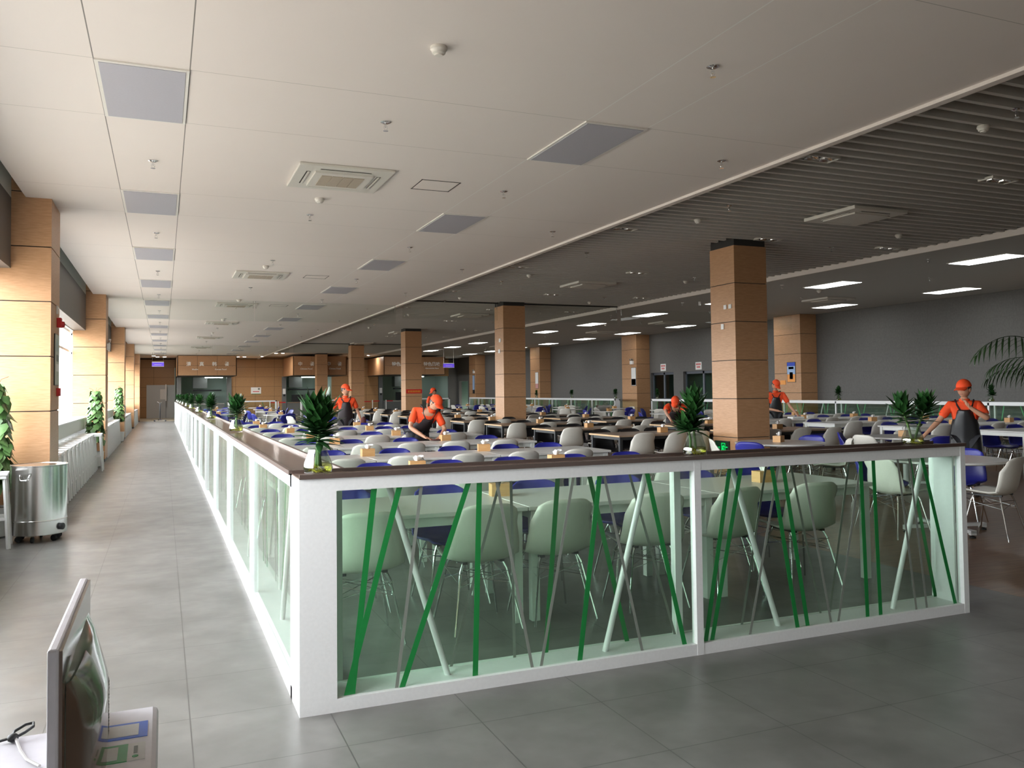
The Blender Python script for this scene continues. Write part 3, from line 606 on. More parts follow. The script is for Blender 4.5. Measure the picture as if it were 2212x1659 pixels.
# side railing along the corridor: built along +y, panels between posts
PY = [2.394+2.3567*k for k in range(0, 19)]
def side_rail(i0, i1, label, first):
    ys = ([.25] if first else [PY[i0-1]+.022]); ps = PY[i0:i1]
    y0 = ys[0]; y1 = PY[i1-1]+.022
    t = thing('glass_railing', label, 'railing', (0, y0, 0), 0, 'white framed glass railings')
    b = MB(); L = y1-y0; d = .25
    for xa, xb in ((0, .045), (d-.045, d)):
        b.box(xa, xb, 0, L, 1.038, 1.1, white)
        for y_ in ps: b.box(xa-.001, xb+.001, y_-.022-y0, y_+.022-y0, 0, 1.1, white)
        if first: b.box(xa, xb, 0, .05, 0, 1.1, white)
    b.box(0, d, 0, L, 0, .062, white); b.build('frame', t)
    MB().box(-.012, d+.012, 0, L, 1.1, 1.106, capin).box(-.014, .006, 0, L, 1.1, 1.122, cap_m).box(d-.006, d+.014, 0, L, 1.1, 1.122, cap_m).build('top_cap', t)
    prev = .05 if first else 0
    for y_ in ps:
        a, c_ = prev, y_-.022-y0
        MB().box(.028, .034, a, c_, .062, 1.038, railglass).build('glass_pane', t); MB().box(.216, .222, a, c_, .062, 1.038, railglass).build('glass_pane', t)
        rnd = random.Random(int(y_*10)); bs = MB(); bg_ = MB()
        for q in range(5):
            u0_ = a+rnd.uniform(.1, .9)*(c_-a); u1_ = min(max(u0_+rnd.uniform(-.3, .3), a+.05), c_-.05)
            m_ = green if q % 2 == 0 else greyv; B = MB(); stripe(B, u0_, 1.036, u1_, .064, .0, .028 if q % 2 == 0 else .016, m_, a, c_)
            B.v = [(.2145+v[1], v[0], v[2]) for v in B.v]
            B.build('green_stripe' if q % 2 == 0 else 'grey_stripe', t, recalc=True)
        MB().tube([(.12, a+.35*(c_-a), 1.036), (.12, a+.6*(c_-a), .062)], .0165, white, 10).build('diagonal_tube', t, True)
        prev = y_+.022-y0
    return t
side_rail(0, 6, 'near length of the white glass railing along the corridor', True)
side_rail(6, 12, 'middle length of the white glass railing along the corridor', False)
side_rail(12, 19, 'far length of the white glass railing along the corridor', False)
# right-hand railings
def right_rail(x, y0, y1, pitch, label, start_wide=True, col=white):
    t = thing('glass_railing', label, 'railing', (x, y0, 0), 0, 'white framed glass railings'); L = y1-y0; d = .25
    b = MB().box(0, d, 0, L, 0, .062, col).box(0, .045, 0, L, 1.038, 1.1, col).box(d-.045, d, 0, L, 1.038, 1.1, col).box(0, d, 0, .05, 0, 1.1, col).box(0, d, L-.05, L, 0, 1.1, col)
    ks = []; y_ = pitch
    while y_ < L-.3: ks.append(y_); y_ += pitch
    for q in ks: b.box(0, .045, q-.022, q+.022, 0, 1.1, col).box(d-.045, d, q-.022, q+.022, 0, 1.1, col)
    b.build('frame', t); MB().box(-.005, d+.005, 0, L, 1.1, 1.12, col).build('top_cap', t)
    pr = .05
    for q in ks+[L]:
        a, c_ = pr, q-(.022 if q < L else .05)
        MB().box(.028, .034, a, c_, .062, 1.038, railglass).build('glass_pane', t); MB().box(.216, .222, a, c_, .062, 1.038, railglass).build('glass_pane', t)
        MB().tube([(.12, a+.25*(c_-a), 1.036), (.12, a+.38*(c_-a), .062)], .0165, white, 8).build('diagonal_tube', t, True)
        for j, (u_, dd) in enumerate([(.12, .1), (.2, -.08), (.55, .12), (.68, -.15), (.85, .08)]):
            B = MB(); stripe(B, a+u_*(c_-a), 1.036, a+(u_+dd)*(c_-a), .064, 0, .028, green, a, c_); B.v = [(.024+v[1], v[0], v[2]) for v in B.v]; B.build('green_stripe', t)
        pr = q+.022
right_rail(16.95, 2.47, 24.0, 2.372, 'near length of white glass railing in front of the grey wall')
right_rail(16.95, 26.85, 45.0, 2.06, 'far length of white glass railing in front of the grey wall')
for k, (x0, x1) in enumerate([(2.8, 5.45), (6.8, 9.3), (13.0, 15.9)]):
    t = thing('glass_railing', 'short white glass screen before the %s food counter' % ('leftmost', 'middle', 'rightmost')[k], 'railing', (x0, 45.6, 0), 0, 'white framed glass railings'); L = x1-x0
    MB().box(0, .08, 0, .2, 0, 1.1, white).box(L-.08, L, 0, .2, 0, 1.1, white).box(0, L, 0, .2, 1.03, 1.1, white).box(0, L, 0, .2, 0, .06, white).build('frame', t)
    MB().box(.08, L-.08, .05, .056, .06, 1.03, railglass).build('glass_pane', t)
    for u_ in (.3, .7): MB().tube([(L*u_, .1, 1.03), (L*u_+.25, .1, .06)], .0165, green if u_ > .5 else white, 8).build('diagonal_tube', t, True)
sb = None
for k, (x, yy) in enumerate([(5.6, 50.2), (6.1, 50.2), (12.0, 49.8), (12.9, 49.8), (10.9, 47.5)]):
    lab = 'white and red belt post near the food counters, %s from the left' % ORD[k]
    if sb is None:
        sb = thing('barrier_post', lab, 'barrier post', (x, yy, 0), 0, 'belt posts near the food counters'); MB().lathe([(.03, .02), (.03, .95), (.035, 1.0)], pot_w, n=10).build('pole', sb, True); MB().lathe([(.16, .0), (.16, .02)], steel, n=16).build('base', sb, True); MB().box(0, .45, -.005, .005, .9, .96, red_m).build('belt', sb)
    else: dup(sb, (x, yy, 0), 0, lab)
t = thing('rolling_pole_stand', 'slim chrome pole on a small wheeled base at the corridor end', 'pole stand', (-.73, 47.0, 0)); MB().tube([(0, 0, .1), (0, 0, 1.05)], .025, blackm, 8).build('pole', t, True); MB().lathe([(.12, .06), (.12, .12)], chrome, n=12).box(-.3, .3, -.02, .02, .06, .09, chrome).build('base', t)
for x in (-.28, .28): MB().lathe([(.05, -.015), (.05, .015)], rubber, n=12).xf(Matrix.Translation((x, 0, .05)) @ Matrix.Rotation(R(90), 4, 'X')).build('wheel', t, True)
MB().tube([(-.15, 0, 1.1), (0, 0, 1.02), (.1, 0, 1.08)], .015, chrome, 6).build('handle', t, True)
t = thing('stair_handrail', 'curved chrome handrail at the left end of the corridor', 'handrail', (-2.0, 48.2, 0)); MB().tube([(0, 0, 0), (0, 0, .95), (.05, .2, 1.0), (.1, 1.6, 1.0), (.1, 1.7, .9), (.1, 1.7, 0)], .03, chrome, 8).build('rail', t, True)
# ------------------------------------------------------------------ chairs
def shell_mesh(m):
    prof = [(-.235, .445, .165), (-.225, .452, .195), (-.16, .448, .218), (-.05, .437, .232), (.06, .43, .24), (.13, .438, .243), (.18, .47, .243), (.208, .53, .238), (.226, .60, .230), (.243, .68, .218), (.257, .75, .204), (.267, .795, .192), (.273, .825, .172)]
    n = 12; b = MB(); base = 0
    for j, (y_, z, hw) in enumerate(prof):
        t_ = min(1, max(0, (j-5)/4.)); 
        for i in range(n+1):
            u = -1+2*i/n; e = abs(u)**2.4
            lift = .045*e*(1-t_)*(1 if j > 1 else .5); fwd = .085*e*t_*(1 if j < 10 else .55)+.05*e*(1-abs(t_-.3)/.7 if t_ > 0 else 0)*.6
            dz = -.030*abs(u)**5*(1 if j == len(prof)-1 else (.4 if j == len(prof)-2 else .0))
            b.v.append((u*hw, y_-fwd, (z+lift+dz)*.972))
    for j in range(len(prof)-1):
        for i in range(n): q = j*(n+1)+i; b.face([q, q+1, q+n+2, q+n+1], m)
    return b
def make_chair(m, name):
    t = thing('shell_chair', 'x', 'chair')
    shell_mesh(m).build('shell', t, True, solid=.012)
    for sx in (-1, 1):
        for yt, yb in ((-.12, -.215), (.12, .225)):
            MB().tube([(sx*.13, yt, .425), (sx*.155, yt*1.15, .37), (sx*.225, yb, .0)], [.009, .0085, .0075], chrome, 8).build('leg', t, True)
    b = MB()
    for sx in (-1, 1): b.tube([(sx*.16, -.14, .35), (-sx*.16, .14, .30)], .003, chrome, 5).tube([(sx*.17, -.15, .30), (sx*.17, .15, .36)], .003, chrome, 5).tube([(sx*.17, .15, .30), (sx*.17, -.15, .36)], .003, chrome, 5)
    for yy in (-.15, .15): b.tube([(-.17, yy, .36), (.17, yy, .28)], .003, chrome, 5).tube([(.17, yy, .36), (-.17, yy, .28)], .003, chrome, 5)
    b.box(-.14, -.11, -.14, .14, .415, .43, blackm).box(.11, .14, -.14, .14, .415, .43, blackm)
    b.build('wire_brace', t, True)
    return t
# base orientation: sitter faces -y; back of shell at +y. rz=pi -> back toward -y (camera side)
CH = {}; AVOID = [(3.18, 8.9), (3.38, 15.75), (8.5, 25.0), (13.45, 12.75), (9.45, 4.05), (10.1, 12.2), (10.1, 11.8)]
def chair(col, x, y_, rz, label, group, s=1):
    if any(abs(x-a) < .45 and abs(y_-b_) < .42 for a, b_ in AVOID): return
    if col not in CH: CH[col] = make_chair({'white': shell_w, 'blue': shell_b, 'black': shell_k}[col], col); o = CH[col]; o.location = (x, y_, 0); o.rotation_euler = (0, 0, rz); o['label'] = label; o['group'] = group; return o
    return dup(CH[col], (x, y_, 0), rz, label, group)
# ------------------------------------------------------------------ tables
def rect_table(L, D, top, edge, leg, h=.75, lw=.055, label='', cat='table', apron=.06):
    t = thing('dining_table', label, cat)
    b = MB().box(0, L, 0, D, h-.028, h, top)
    if edge: b.box(-.002, .006, -.002, D+.002, h-.029, h-.001, edge)
    b.build('tabletop', t, bevel=.004)
    MB().box(.04, L-.04, .04, .065, h-.028-apron, h-.028, leg).box(.04, L-.04, D-.065, D-.04, h-.028-apron, h-.028, leg).box(.04, .065, .065, D-.065, h-.028-apron, h-.028, leg).box(L-.065, L-.04, .065, D-.065, h-.028-apron, h-.028, leg).build('apron', t)
    for x in (.03, L-.03-lw):
        for yy in (.03, D-.03-lw): MB().box(x, x+lw, yy, yy+lw, 0, h-.028, leg).build('leg', t)
    return t
def round_table(label):
    t = thing('round_table', label, 'table')
    MB().lathe([(.585, .722), (.60, .73), (.60, .742), (.595, .75)], cream, n=48).build('tabletop', t, True)
    MB().lathe([(.05, .08), (.04, .12), (.04, .68), (.10, .722)], white, n=20).build('column', t, True)
    for a in range(4):
        T = Matrix.Rotation(a*math.pi/2+.6, 4, 'Z'); b = MB(); n0 = 0
        b.box(0, .45, -.03, .03, .045, .075, white, T).box(.41, .45, -.03, .03, .03, .07, white, T); b.build('foot', t); MB().lathe([(.03, 0), (.03, .015), (.012, .02), (.012, .045)], rubber, n=10).xf(T @ Matrix.Translation((.43, 0, 0))).build('leveller', t, True)
    return t
def tissue_box(label):
    t = thing('tissue_box', label, 'tissue box', (0, 0, 0), 0, 'wooden tissue boxes on the tables')
    MB().box(-.075, .075, -.055, .055, 0, .088, boxwood).box(-.03, .03, -.006, .006, .086, .0885, dark).build('box', t)
    def fn(u, v): a = u*math.pi*2; r_ = (.012+.022*v)*(1+.35*math.sin(3*a+v)); return (r_*math.cos(a)*1.3+.01*v, r_*math.sin(a)*.7, .086+v*.045+.012*math.sin(2*a)*v)
    MB().grid(fn, 14, 4, tissue).build('tissue', t, True)
    return t
TB = [None]; tcount = [0]
tjit = random.Random(3)
def tbox(x, y_, z, label, rz=None):
    rz = tjit.uniform(-.25, .15) if rz is None else rz
    if TB[0] is None: TB[0] = tissue_box(label); TB[0].location = (x, y_, z); TB[0].rotation_euler = (0, 0, rz); return
    dup(TB[0], (x, y_, z), rz, label)
jit = random.Random(11)
wt_ = None; ws_ = None
WROWS = [1.0, 3.15, 5.2, 7.45, 9.75, 11.9, 14.1, 16.5]
for r_, y0 in enumerate(WROWS):
    for k in range(3):
        x0 = [.12, 1.61, 3.1][k]; L = 1.485
        lab = 'white rectangular table, %s from the corridor railing, in the %s row from the front railing' % (ORD[k], ORD[r_])
        lab = 'white rectangular table, %s row from the front railing, %s from the corridor' % (ORD[r_], ORD[k])
        if r_ == 0 and k == 2: pass
        if k == 0 and ws_ is None: ws_ = rect_table(1.33, .93, cream, None, wframe, label=lab); ws_['group'] = 'white rectangular tables'; ws_.location = (.275, y0, 0)
        elif k == 0: dup(ws_, (.275, y0, 0), 0, lab)
        elif wt_ is None: wt_ = rect_table(L, .93, cream, None, wframe, label=lab); wt_['group'] = 'white rectangular tables'; wt_.location = (x0, y0, 0)
        else: dup(wt_, (x0, y0, 0), 0, lab)
    near = [.53, 1.29, 1.82, 2.55, 3.2, 3.92] if r_ == 0 else [.55, 1.26, 1.95, 2.62, 3.32, 4.03]
    far = [.62, 1.32, 2.06, 2.82, 3.58, 4.2]
    for i in range(6):
        x = near[i]+(jit.uniform(-.05, .05) if r_ else 0)
        if not (r_ == 3 and i == 99):
            chair('white', x, y0+(.03+jit.uniform(-.06, .05) if r_ else .13), math.pi+jit.uniform(-.1, .1), 'white shell chair, near side of %s white table row, %s from the corridor railing' % (ORD[r_], ORD[i]), 'white chairs at the white tables')
        x = far[i]+jit.uniform(-.06, .06)
        if r_ == 3 and i == 4: continue   # the person wiping the table stands here
        chair('blue', x, y0+.93-.11+jit.uniform(-.04, .04), jit.uniform(-.1, .1), 'blue shell chair, far side of %s white table row, %s from the corridor railing' % (ORD[r_], ORD[i]), 'blue chairs at the white tables')
    bx = {0: [(1.66, 1.62), (3.87, 1.45)], 1: [(1.68, 3.84), (3.17, 3.84)], 2: [(1.65, 5.82), (3.14, 5.88)], 3: [(1.74, 8.35), (3.42, 8.3)], 4: [(1.7, 10.25), (3.16, 10.25)], 5: [(1.65, 12.4), (3.21, 12.5)], 6: [(1.4, 14.7), (3.43, 14.7)], 7: [(1.5, 17.1), (3.72, 17.0)]}[r_]
    for q, (x, yy) in enumerate(bx): tbox(x, yy, .75, 'wooden tissue box on the %s white table row, %s one' % (ORD[r_], ('left', 'right')[q]))
# black framed tables
bt_ = None
for ci, (X0, rows) in enumerate([(6.28, [7.95, 10.4, 13.1, 15.6, 18.25, 20.85, 23.2, 25.8, 28.4, 31.0]), (9.1, [7.75, 10.5, 13.45, 15.95, 18.7, 21.3, 24.0, 26.6, 29.2])]):
    for r_, y0 in enumerate(rows):
        x0 = 8.68 if (ci == 1 and r_ == 0) else X0
        side = ('left', 'right')[ci]
        lab = 'brown-topped black-legged table, %s from the front in the %s file' % (ORD[r_], side)
        if bt_ is None: bt_ = rect_table(2.0, 1.05, topbrown, edgewood, blackm, lw=.05, label=lab, apron=.05); bt_['group'] = 'brown-topped tables'; bt_.location = (x0, y0, 0)
        else: dup(bt_, (x0, y0, 0), 0, lab)
        for i in range(3):
            x = x0+.3+i*(.56 if ci == 0 and r_ == 0 else .68)
            chair('white', x+jit.uniform(-.05, .05), y0-.03+jit.uniform(-.07, .07), math.pi+jit.uniform(-.15, .15), 'white shell chair, near side of %s brown table in the %s file, %s from left' % (ORD[r_], side, ORD[i]), 'white chairs at the brown tables')
            chair('black', x+jit.uniform(-.05, .05), y0+1.05-.08+jit.uniform(-.05, .05), jit.uniform(-.12, .12), 'black shell chair, far side of %s brown table in the %s file, %s from left' % (ORD[r_], side, ORD[i]), 'black chairs at the brown tables')
        tbox(x0+1.0+jit.uniform(-.1, .2), y0+.55, .75, 'wooden tissue box on the %s brown table in the %s file' % (ORD[r_], side))
# right-hand white tables
for r_, y0 in enumerate([3.25, 5.25, 7.35, 9.4, 11.5, 13.6]):
    for k in range(3):
        dup(wt_, (12.2+1.49*k, y0, 0), 0, 'white rectangular table by the right railing, %s row, %s from the left' % (ORD[r_], ORD[k]))
    for i in range(6):
        x = 12.55+i*.73
        chair('white', x+jit.uniform(-.05, .05), y0-.0+jit.uniform(-.05, .05), math.pi+jit.uniform(-.12, .12), 'white shell chair, near side of %s row by the right railing, %s from left' % (ORD[r_], ORD[i]), 'white chairs by the right railing')
        if not (r_ == 3 and i in (1,)): chair('blue', x+.1+jit.uniform(-.05, .05), y0+.84+jit.uniform(-.04, .05), jit.uniform(-.12, .12), 'blue shell chair, far side of %s row by the right railing, %s from left' % (ORD[r_], ORD[i]), 'blue chairs by the right railing')
    for q, x in enumerate((13.75, 15.3)): tbox(x, y0+.5, .75, 'wooden tissue box on the %s row by the right railing, %s one' % (ORD[r_], ('left', 'right')[q]))
# round tables
rt = round_table('round white pedestal table right behind the front railing corner, beside the nearest column'); rt['group'] = 'round pedestal tables'; rt.location = (7.3, 5.3, 0)
dup(rt, (9.75, 5.4, 0), .3, 'round white pedestal table behind the right-hand vase on the railing')
dup(rt, (6.9, 2.33, 0), .70, 'large-looking round white table just past the right end of the front railing')
dup(rt, (10.2, 1.6, 0), .35, 'round white table beyond the right edge, mostly out of view')
def ring(cx, cyy, cols, phis, what, rad=.68):
    for c_, ph in zip(cols, phis):
        a = R(ph); x, yy = cx+rad*math.cos(a), cyy+rad*math.sin(a)
        side = 'right' if math.cos(a) > .7 else 'left' if math.cos(a) < -.7 else 'far side' if math.sin(a) > 0 else 'near side'
        chair(c_, x, yy, a-math.pi/2, '%s shell chair on the %s of %s' % (c_, side, what), 'chairs at the round tables')
ring(7.3, 5.3, ['blue', 'white', 'blue', 'white'], [205, 150, 20, -35], 'the round table beside the nearest column')
ring(9.75, 5.4, ['white', 'blue', 'white', 'blue'], [185, 255, 40, 130], 'the round table behind the right-hand vase')
for c_, x, yy, w_ in [('white', 7.03, 1.88, 'right'), ('blue', 6.62, 2.88, 'left'), ('blue', 7.48, 2.62, 'far side'), ('white', 6.28, 2.36, 'near left')]:
    chair(c_, x, yy, math.atan2(yy-2.33, x-6.9)-math.pi/2, '%s shell chair on the %s of the round table past the railing end' % (c_, w_), 'chairs at the round tables')
rnd = random.Random(5); n = 0
for x, yy in [(13.9, 18.1), (16.1, 18.3), (13.9, 21.9), (16.2, 21.8), (14.1, 25.6), (16.1, 25.4), (13.9, 29.3), (16, 29.5), (14, 33), (16, 33.3), (14, 37), (16, 37.2)]:
    w_ = 'the %s round table by the right railing' % ORD[n]; n += 1
    dup(rt, (x, yy, 0), rnd.random(), 'round white table by the right railing, %s counting away from the camera' % ORD[n-1])
    a0_ = rnd.uniform(0, 90); ring(x, yy, ['white', 'blue', 'white', 'blue'], [a0_, a0_+90, a0_+180, a0_+270], w_); tbox(x, yy, .75, 'wooden tissue box on ' + w_)
n = 0
for x, yy in [(3.3, 26.8), (1.3, 28.6), (3.6, 32.6), (1.5, 34.8), (3.95, 37.3), (1.9, 40.5), (4.2, 42.5)]:
    w_ = 'the %s round table near the corridor' % ORD[n]; n += 1
    dup(rt, (x, yy, 0), rnd.random(), 'round white table near the corridor railing, %s counting away from the camera' % ORD[n-1])
    a0_ = rnd.uniform(0, 90); ring(x, yy, ['blue', 'white', 'blue', 'blue'], [a0_, a0_+90, a0_+180, a0_+270], w_, .75); tbox(x, yy, .75, 'wooden tissue box on ' + w_)
for k, (c_, x, yy, a) in enumerate([('white', 2.6, 20.0, 1.2), ('blue', 2.2, 21.2, 4.4), ('white', 3.2, 22.4, 2.0), ('blue', 4.1, 21.0, 2.6), ('blue', 1.3, 19.4, .3), ('white', 4.3, 24.0, 5.2), ('blue', 3.0, 24.3, 3.7)]):
    chair(c_, x, yy, a, '%s shell chair left askew in the open gap beyond the white tables, %s nearest' % (c_, ORD[k]), 'chairs left in the gap')
tbox(7.3, 5.32, .75, 'wooden tissue box on the round table beside the nearest column', .5); tbox(9.75, 5.42, .75, 'wooden tissue box on the round table behind the right-hand vase', .4)
t = thing('metal_bowl', 'wide steel bowl of waste on a round table by the far railing', 'bowl', (13.8, 22.1, .75)); MB().lathe([(.12, 0), (.26, .12), (.3, .2), (.28, .2), (.23, .11), (.1, .015)], steel, n=24).build('bowl', t, True); MB().ell((0, 0, .12), .22, .2, .08, tissue, 12, 6).build('crumpled_napkins', t)
# ------------------------------------------------------------------ potted dracaenas on the railings
def leaf_pts(b, base, az, el, L, W, droop, m):
    nseg = 5; d = Vector((math.cos(az)*math.cos(el), math.sin(az)*math.cos(el), math.sin(el))); side = Vector((-math.sin(az), math.cos(az), 0)); p = Vector(base); B = len(b.v)
    wid = [.35, .85, 1.0, .8, .45, .02]
    e = el
    for i in range(nseg+1):
        nrm = side.cross(d).normalized()
        w_ = W*wid[i]/2
        b.v += [tuple(p-side*w_+nrm*w_*.35), tuple(p), tuple(p+side*w_+nrm*w_*.35)]
        e -= droop/nseg; d = Vector((math.cos(az)*math.cos(e), math.sin(az)*math.cos(e), math.sin(e))); p = p+d*(L/nseg)
    for i in range(nseg):
        q = B+i*3; b.face([q, q+1, q+4, q+3], m); b.face([q+1, q+2, q+5, q+4], m)
def dracaena(name, seed, label, stems, H=.43, dense=1.0, lean=None, R_=.075):
    rd = random.Random(seed); t = thing('dracaena_in_vase', label, 'potted plant', group='dracaenas in glass vases')
    MB().lathe([(.045, .004), (.066, .012), (.0715, .035), (.066, .06), (.049, .105), (.044, .125), (.052, .137), (.0505, .137), (.042, .125), (.047, .105), (.064, .06), (.069, .035), (.062, .015), (.03, .01)], vaseglass, n=32, cap=False).build('vase', t, True)
    MB().lathe([(.03, .012), (.06, .016), (.068, .035), (.0625, .058)], water, n=24).build('water', t, True)
    rb = MB()
    for i in range(26):
        a = rd.uniform(0, 6.28); rr_ = rd.uniform(.01, .056); rb.tube([(rr_*.2*math.cos(a), rr_*.2*math.sin(a), .045), (rr_*.8*math.cos(a+.5), rr_*.8*math.sin(a+.5), .03), (rr_*math.cos(a+1.2), rr_*math.sin(a+1.2), rd.uniform(.014, .024))], .0022, rootm, 4)
    rb.build('roots', t)
    lb = MB()
    for si, (sx, sy, tx, ty, top) in enumerate(stems):
        P0, P1 = Vector((sx, sy, .02)), Vector((tx, ty, top)); mid = P0.lerp(P1, .5)+Vector((rd.uniform(-.01, .01), rd.uniform(-.01, .01), 0))
        MB().tube([P0, mid, P1], [.008, .0075, .005], stemm, 8).build('stem', t, True)
        n_ = int(40*dense)
        for i in range(n_):
            f_ = i/(n_-1); h = .15+(top-.15)*(f_**.75); pos = P0.lerp(P1, max(0, (h-.02)/(top-.02)))
            az = i*2.4+rd.uniform(-.3, .3)+si; el = .18+1.12*f_**1.1+rd.uniform(-.15, .15)
            leaf_pts(lb, pos, az, el, rd.uniform(.105, .145)*(1.0 if f_ < .8 else .92), rd.uniform(.038, .050)*(.8+.4*f_), rd.uniform(.35, .8)*(1-.75*f_), leaf)
    lb.build('foliage', t, True, recalc=False)
    return t
S1 = [(.015, .0, -.02, .0, .33), (-.01, .01, .03, .01, .31), (.0, -.01, .005, -.015, .27)]
p1 = dracaena('a', 1, 'bushy dracaena in a glass vase on the railing corner nearest the camera', S1); p1.location = (.108, .12, 1.106)
p2 = dracaena('b', 2, 'dracaena with one stout head in a vase at the middle of the front railing', [(.01, 0, -.01, .0, .32), (-.025, .01, -.035, .01, .17)], dense=1.25); p2.location = (2.29, .12, 1.106)
p3 = dracaena('c', 3, 'two-headed dracaena in a vase at the right end of the front railing', [(.0, 0, -.10, .0, .27), (.01, 0, .105, -.02, .28)], dense=1.0); p3.location = (4.02, .12, 1.106)
p4 = dracaena('d', 4, 'dracaena in a vase on the corridor railing, second from the corner', [(.01, 0, -.02, .0, .31), (-.01, .01, .03, .01, .30)]); p4.location = (.12, 5.2, 1.106)
for k, yy in enumerate([10.1, 14.9, 19.7, 24.5, 29.3, 34.0, 38.8, 43.5]):
    dup((p1, p4, p2)[k % 3], (.12, yy, 1.106), rnd.random()*6, 'dracaena in a vase on the corridor railing, %s from the corner' % ORD[k+2])
for k, yy in enumerate([9.6, 14.33, 19.1, 23.75, 27.0, 31.1, 35.1, 39.2]):
    dup((p2, p1, p4)[k % 3], (17.07, yy, 1.12), rnd.random()*6, 'small dark dracaena in a vase on the right-hand railing, %s from the camera' % ORD[k])
# orange blossom is a worker's cap seen between leaves; nothing to add here
# ------------------------------------------------------------------ window counter, stools, bin, pothos, palm
stool0 = None
def bar_stool(label):
    t = thing('bar_stool', label, 'bar stool', group='white bar stools at the window counter')
    MB().box(-.155, .155, -.155, .155, .72, .745, white).build('seat', t, bevel=.004)
    for sx in (-1, 1):
        for sy in (-1, 1):
            B = MB(); v = [(sx*.13, sy*.13), (sx*.19, sy*.19)]; B.tube([(sx*.125, sy*.125, .72), (sx*.165, sy*.165, 0)], .021, white, 4); B.build('leg', t)
    b = MB()
    for sy in (-1, 1): b.box(-.14, .14, sy*.145-.01, sy*.145+.01, .28, .31, white)
    for sx in (-1, 1): b.box(sx*.15-.01, sx*.15+.01, -.14, .14, .20, .23, white).box(sx*.14-.01, sx*.14+.01, -.13, .13, .69, .74, white)
    b.build('stretcher', t); b2 = MB().box(-.14, .14, -.15, -.13, .69, .74, white).box(-.14, .14, .13, .15, .69, .74, white).build('seat_rail', t)
    return t
bay = 0
for bi, (a, c_) in enumerate(WIN):
    t = thing('window_counter', 'white counter along the %s window bay of the corridor' % ORD[bi], 'counter', (-2.44, a+.1, 0), 0, 'white window counters'); L = c_-a-(1.9 if bi == 0 else .35)
    MB().box(0, .34, 0, L, 1.02, 1.045, white).build('worktop', t); MB().box(.30, .32, 0, L, .80, 1.02, plaster).build('front_panel', t)
    MB().box(0, .34, 0, .02, 0, 1.02, white).build('end_panel', t); MB().box(0, .34, L-.02, L, 0.0, 1.02, white).build('end_panel', t); MB().box(.0, .3, .02, L-.02, .66, .68, white).box(0, .25, .02, L-.02, .5, .52, white).build('shelf', t)
    yy = a+.35 if bi else 5.6-.62*9
    n_ = 0
    while yy < (c_-1.95 if bi else -50):
        if not (bi == 0 and yy < 1):
            lab = 'white wooden bar stool in the %s window bay, %s from the front' % (ORD[bi], ORD[n_])
            if stool0 is None: stool0 = bar_stool(lab); stool0.location = (-1.985, yy, 0)
            else: dup(stool0, (-1.985, yy, 0), 0, lab)
            n_ += 1
        yy += .60
    if bi < 4 and bi > 0: pass
dup(stool0, (-2.17, 5.72, 0), .1, 'white bar stool just left of the steel bin, cut by the left edge')
dup(stool0, (-1.86, 14.64, 0), 0, 'white bar stool standing apart at the far end beside the leafy climber')
def bin_():
    t = thing('waste_bin', 'round stainless steel bin on castors in front of the nearest window column', 'bin', (-1.785, 6.05, 0))
    MB().lathe([(.255, .075), (.262, .08), (.262, .215), (.266, .218), (.266, .224), (.262, .228), (.262, .775), (.268, .78), (.268, .79), (.262, .79), (.258, .775)], steel, n=48, cap=False).box(-.001, .001, -.001, .001, .075, .076, steel).build('body', t, True)
    MB().lathe([(.0, .785), (.1, .795), (.258, .785), (.258, .77)], steel, n=48, cap=False).build('lid', t, True); MB().lathe([(.0, .08), (.255, .08)], steel, n=32, cap=False).build('base', t)
    b = MB(); T = Matrix.Rotation(R(-112), 4, 'Z'); b.xf(Matrix())
    q = MB().tube([(.27, -.05, .70), (.285, -.045, .67), (.29, -.03, .645), (.29, .03, .645), (.285, .045, .67), (.27, .05, .70)], .005, chrome, 6).box(.262, .268, -.06, .06, .685, .715, steel); q.xf(T); q.build('handle', t, True)
    q = MB().lathe([(.035, 0), (.035, .03), (.02, .035)], blackm, n=14).xf(Matrix.Rotation(R(-35), 4, 'Z') @ Matrix.Translation((.262, 0, .15)) @ Matrix.Rotation(R(90), 4, 'Y')); q.build('drain_plug', t, True)
    for a in (-150, -100, -40, 30, 90, 150):
        T = Matrix.Rotation(R(a), 4, 'Z') @ Matrix.Translation((.2, 0, 0))
        MB().lathe([(.032, -.012), (.032, .012)], rubber, n=16).xf(T @ Matrix.Translation((0, 0, .032)) @ Matrix.Rotation(R(90), 4, 'X')).lathe([(.01, .06), (.01, .08)], steel, n=8).build('castor', t, True)
    return t
bin_()
def heart(b, pos, az, el, s, m):
    d = Vector((math.cos(az)*math.cos(el), math.sin(az)*math.cos(el), math.sin(el))); side = Vector((-math.sin(az), math.cos(az), 0)); nr = side.cross(d)
    out = [(0, 0), (.45, -.12), (.62, .2), (.42, .62), (0, 1.1), (-.42, .62), (-.62, .2), (-.45, -.12)]; B = len(b.v)
    b.v.append(tuple(Vector(pos)+d*s*.35-nr*s*.04))
    for x, y_ in out: b.v.append(tuple(Vector(pos)+side*x*s+d*y_*s+nr*s*(.12*abs(x)-.15*max(0, y_)**2)))
    for i in range(8): b.face([B, B+1+i, B+1+(i+1) % 8], m)
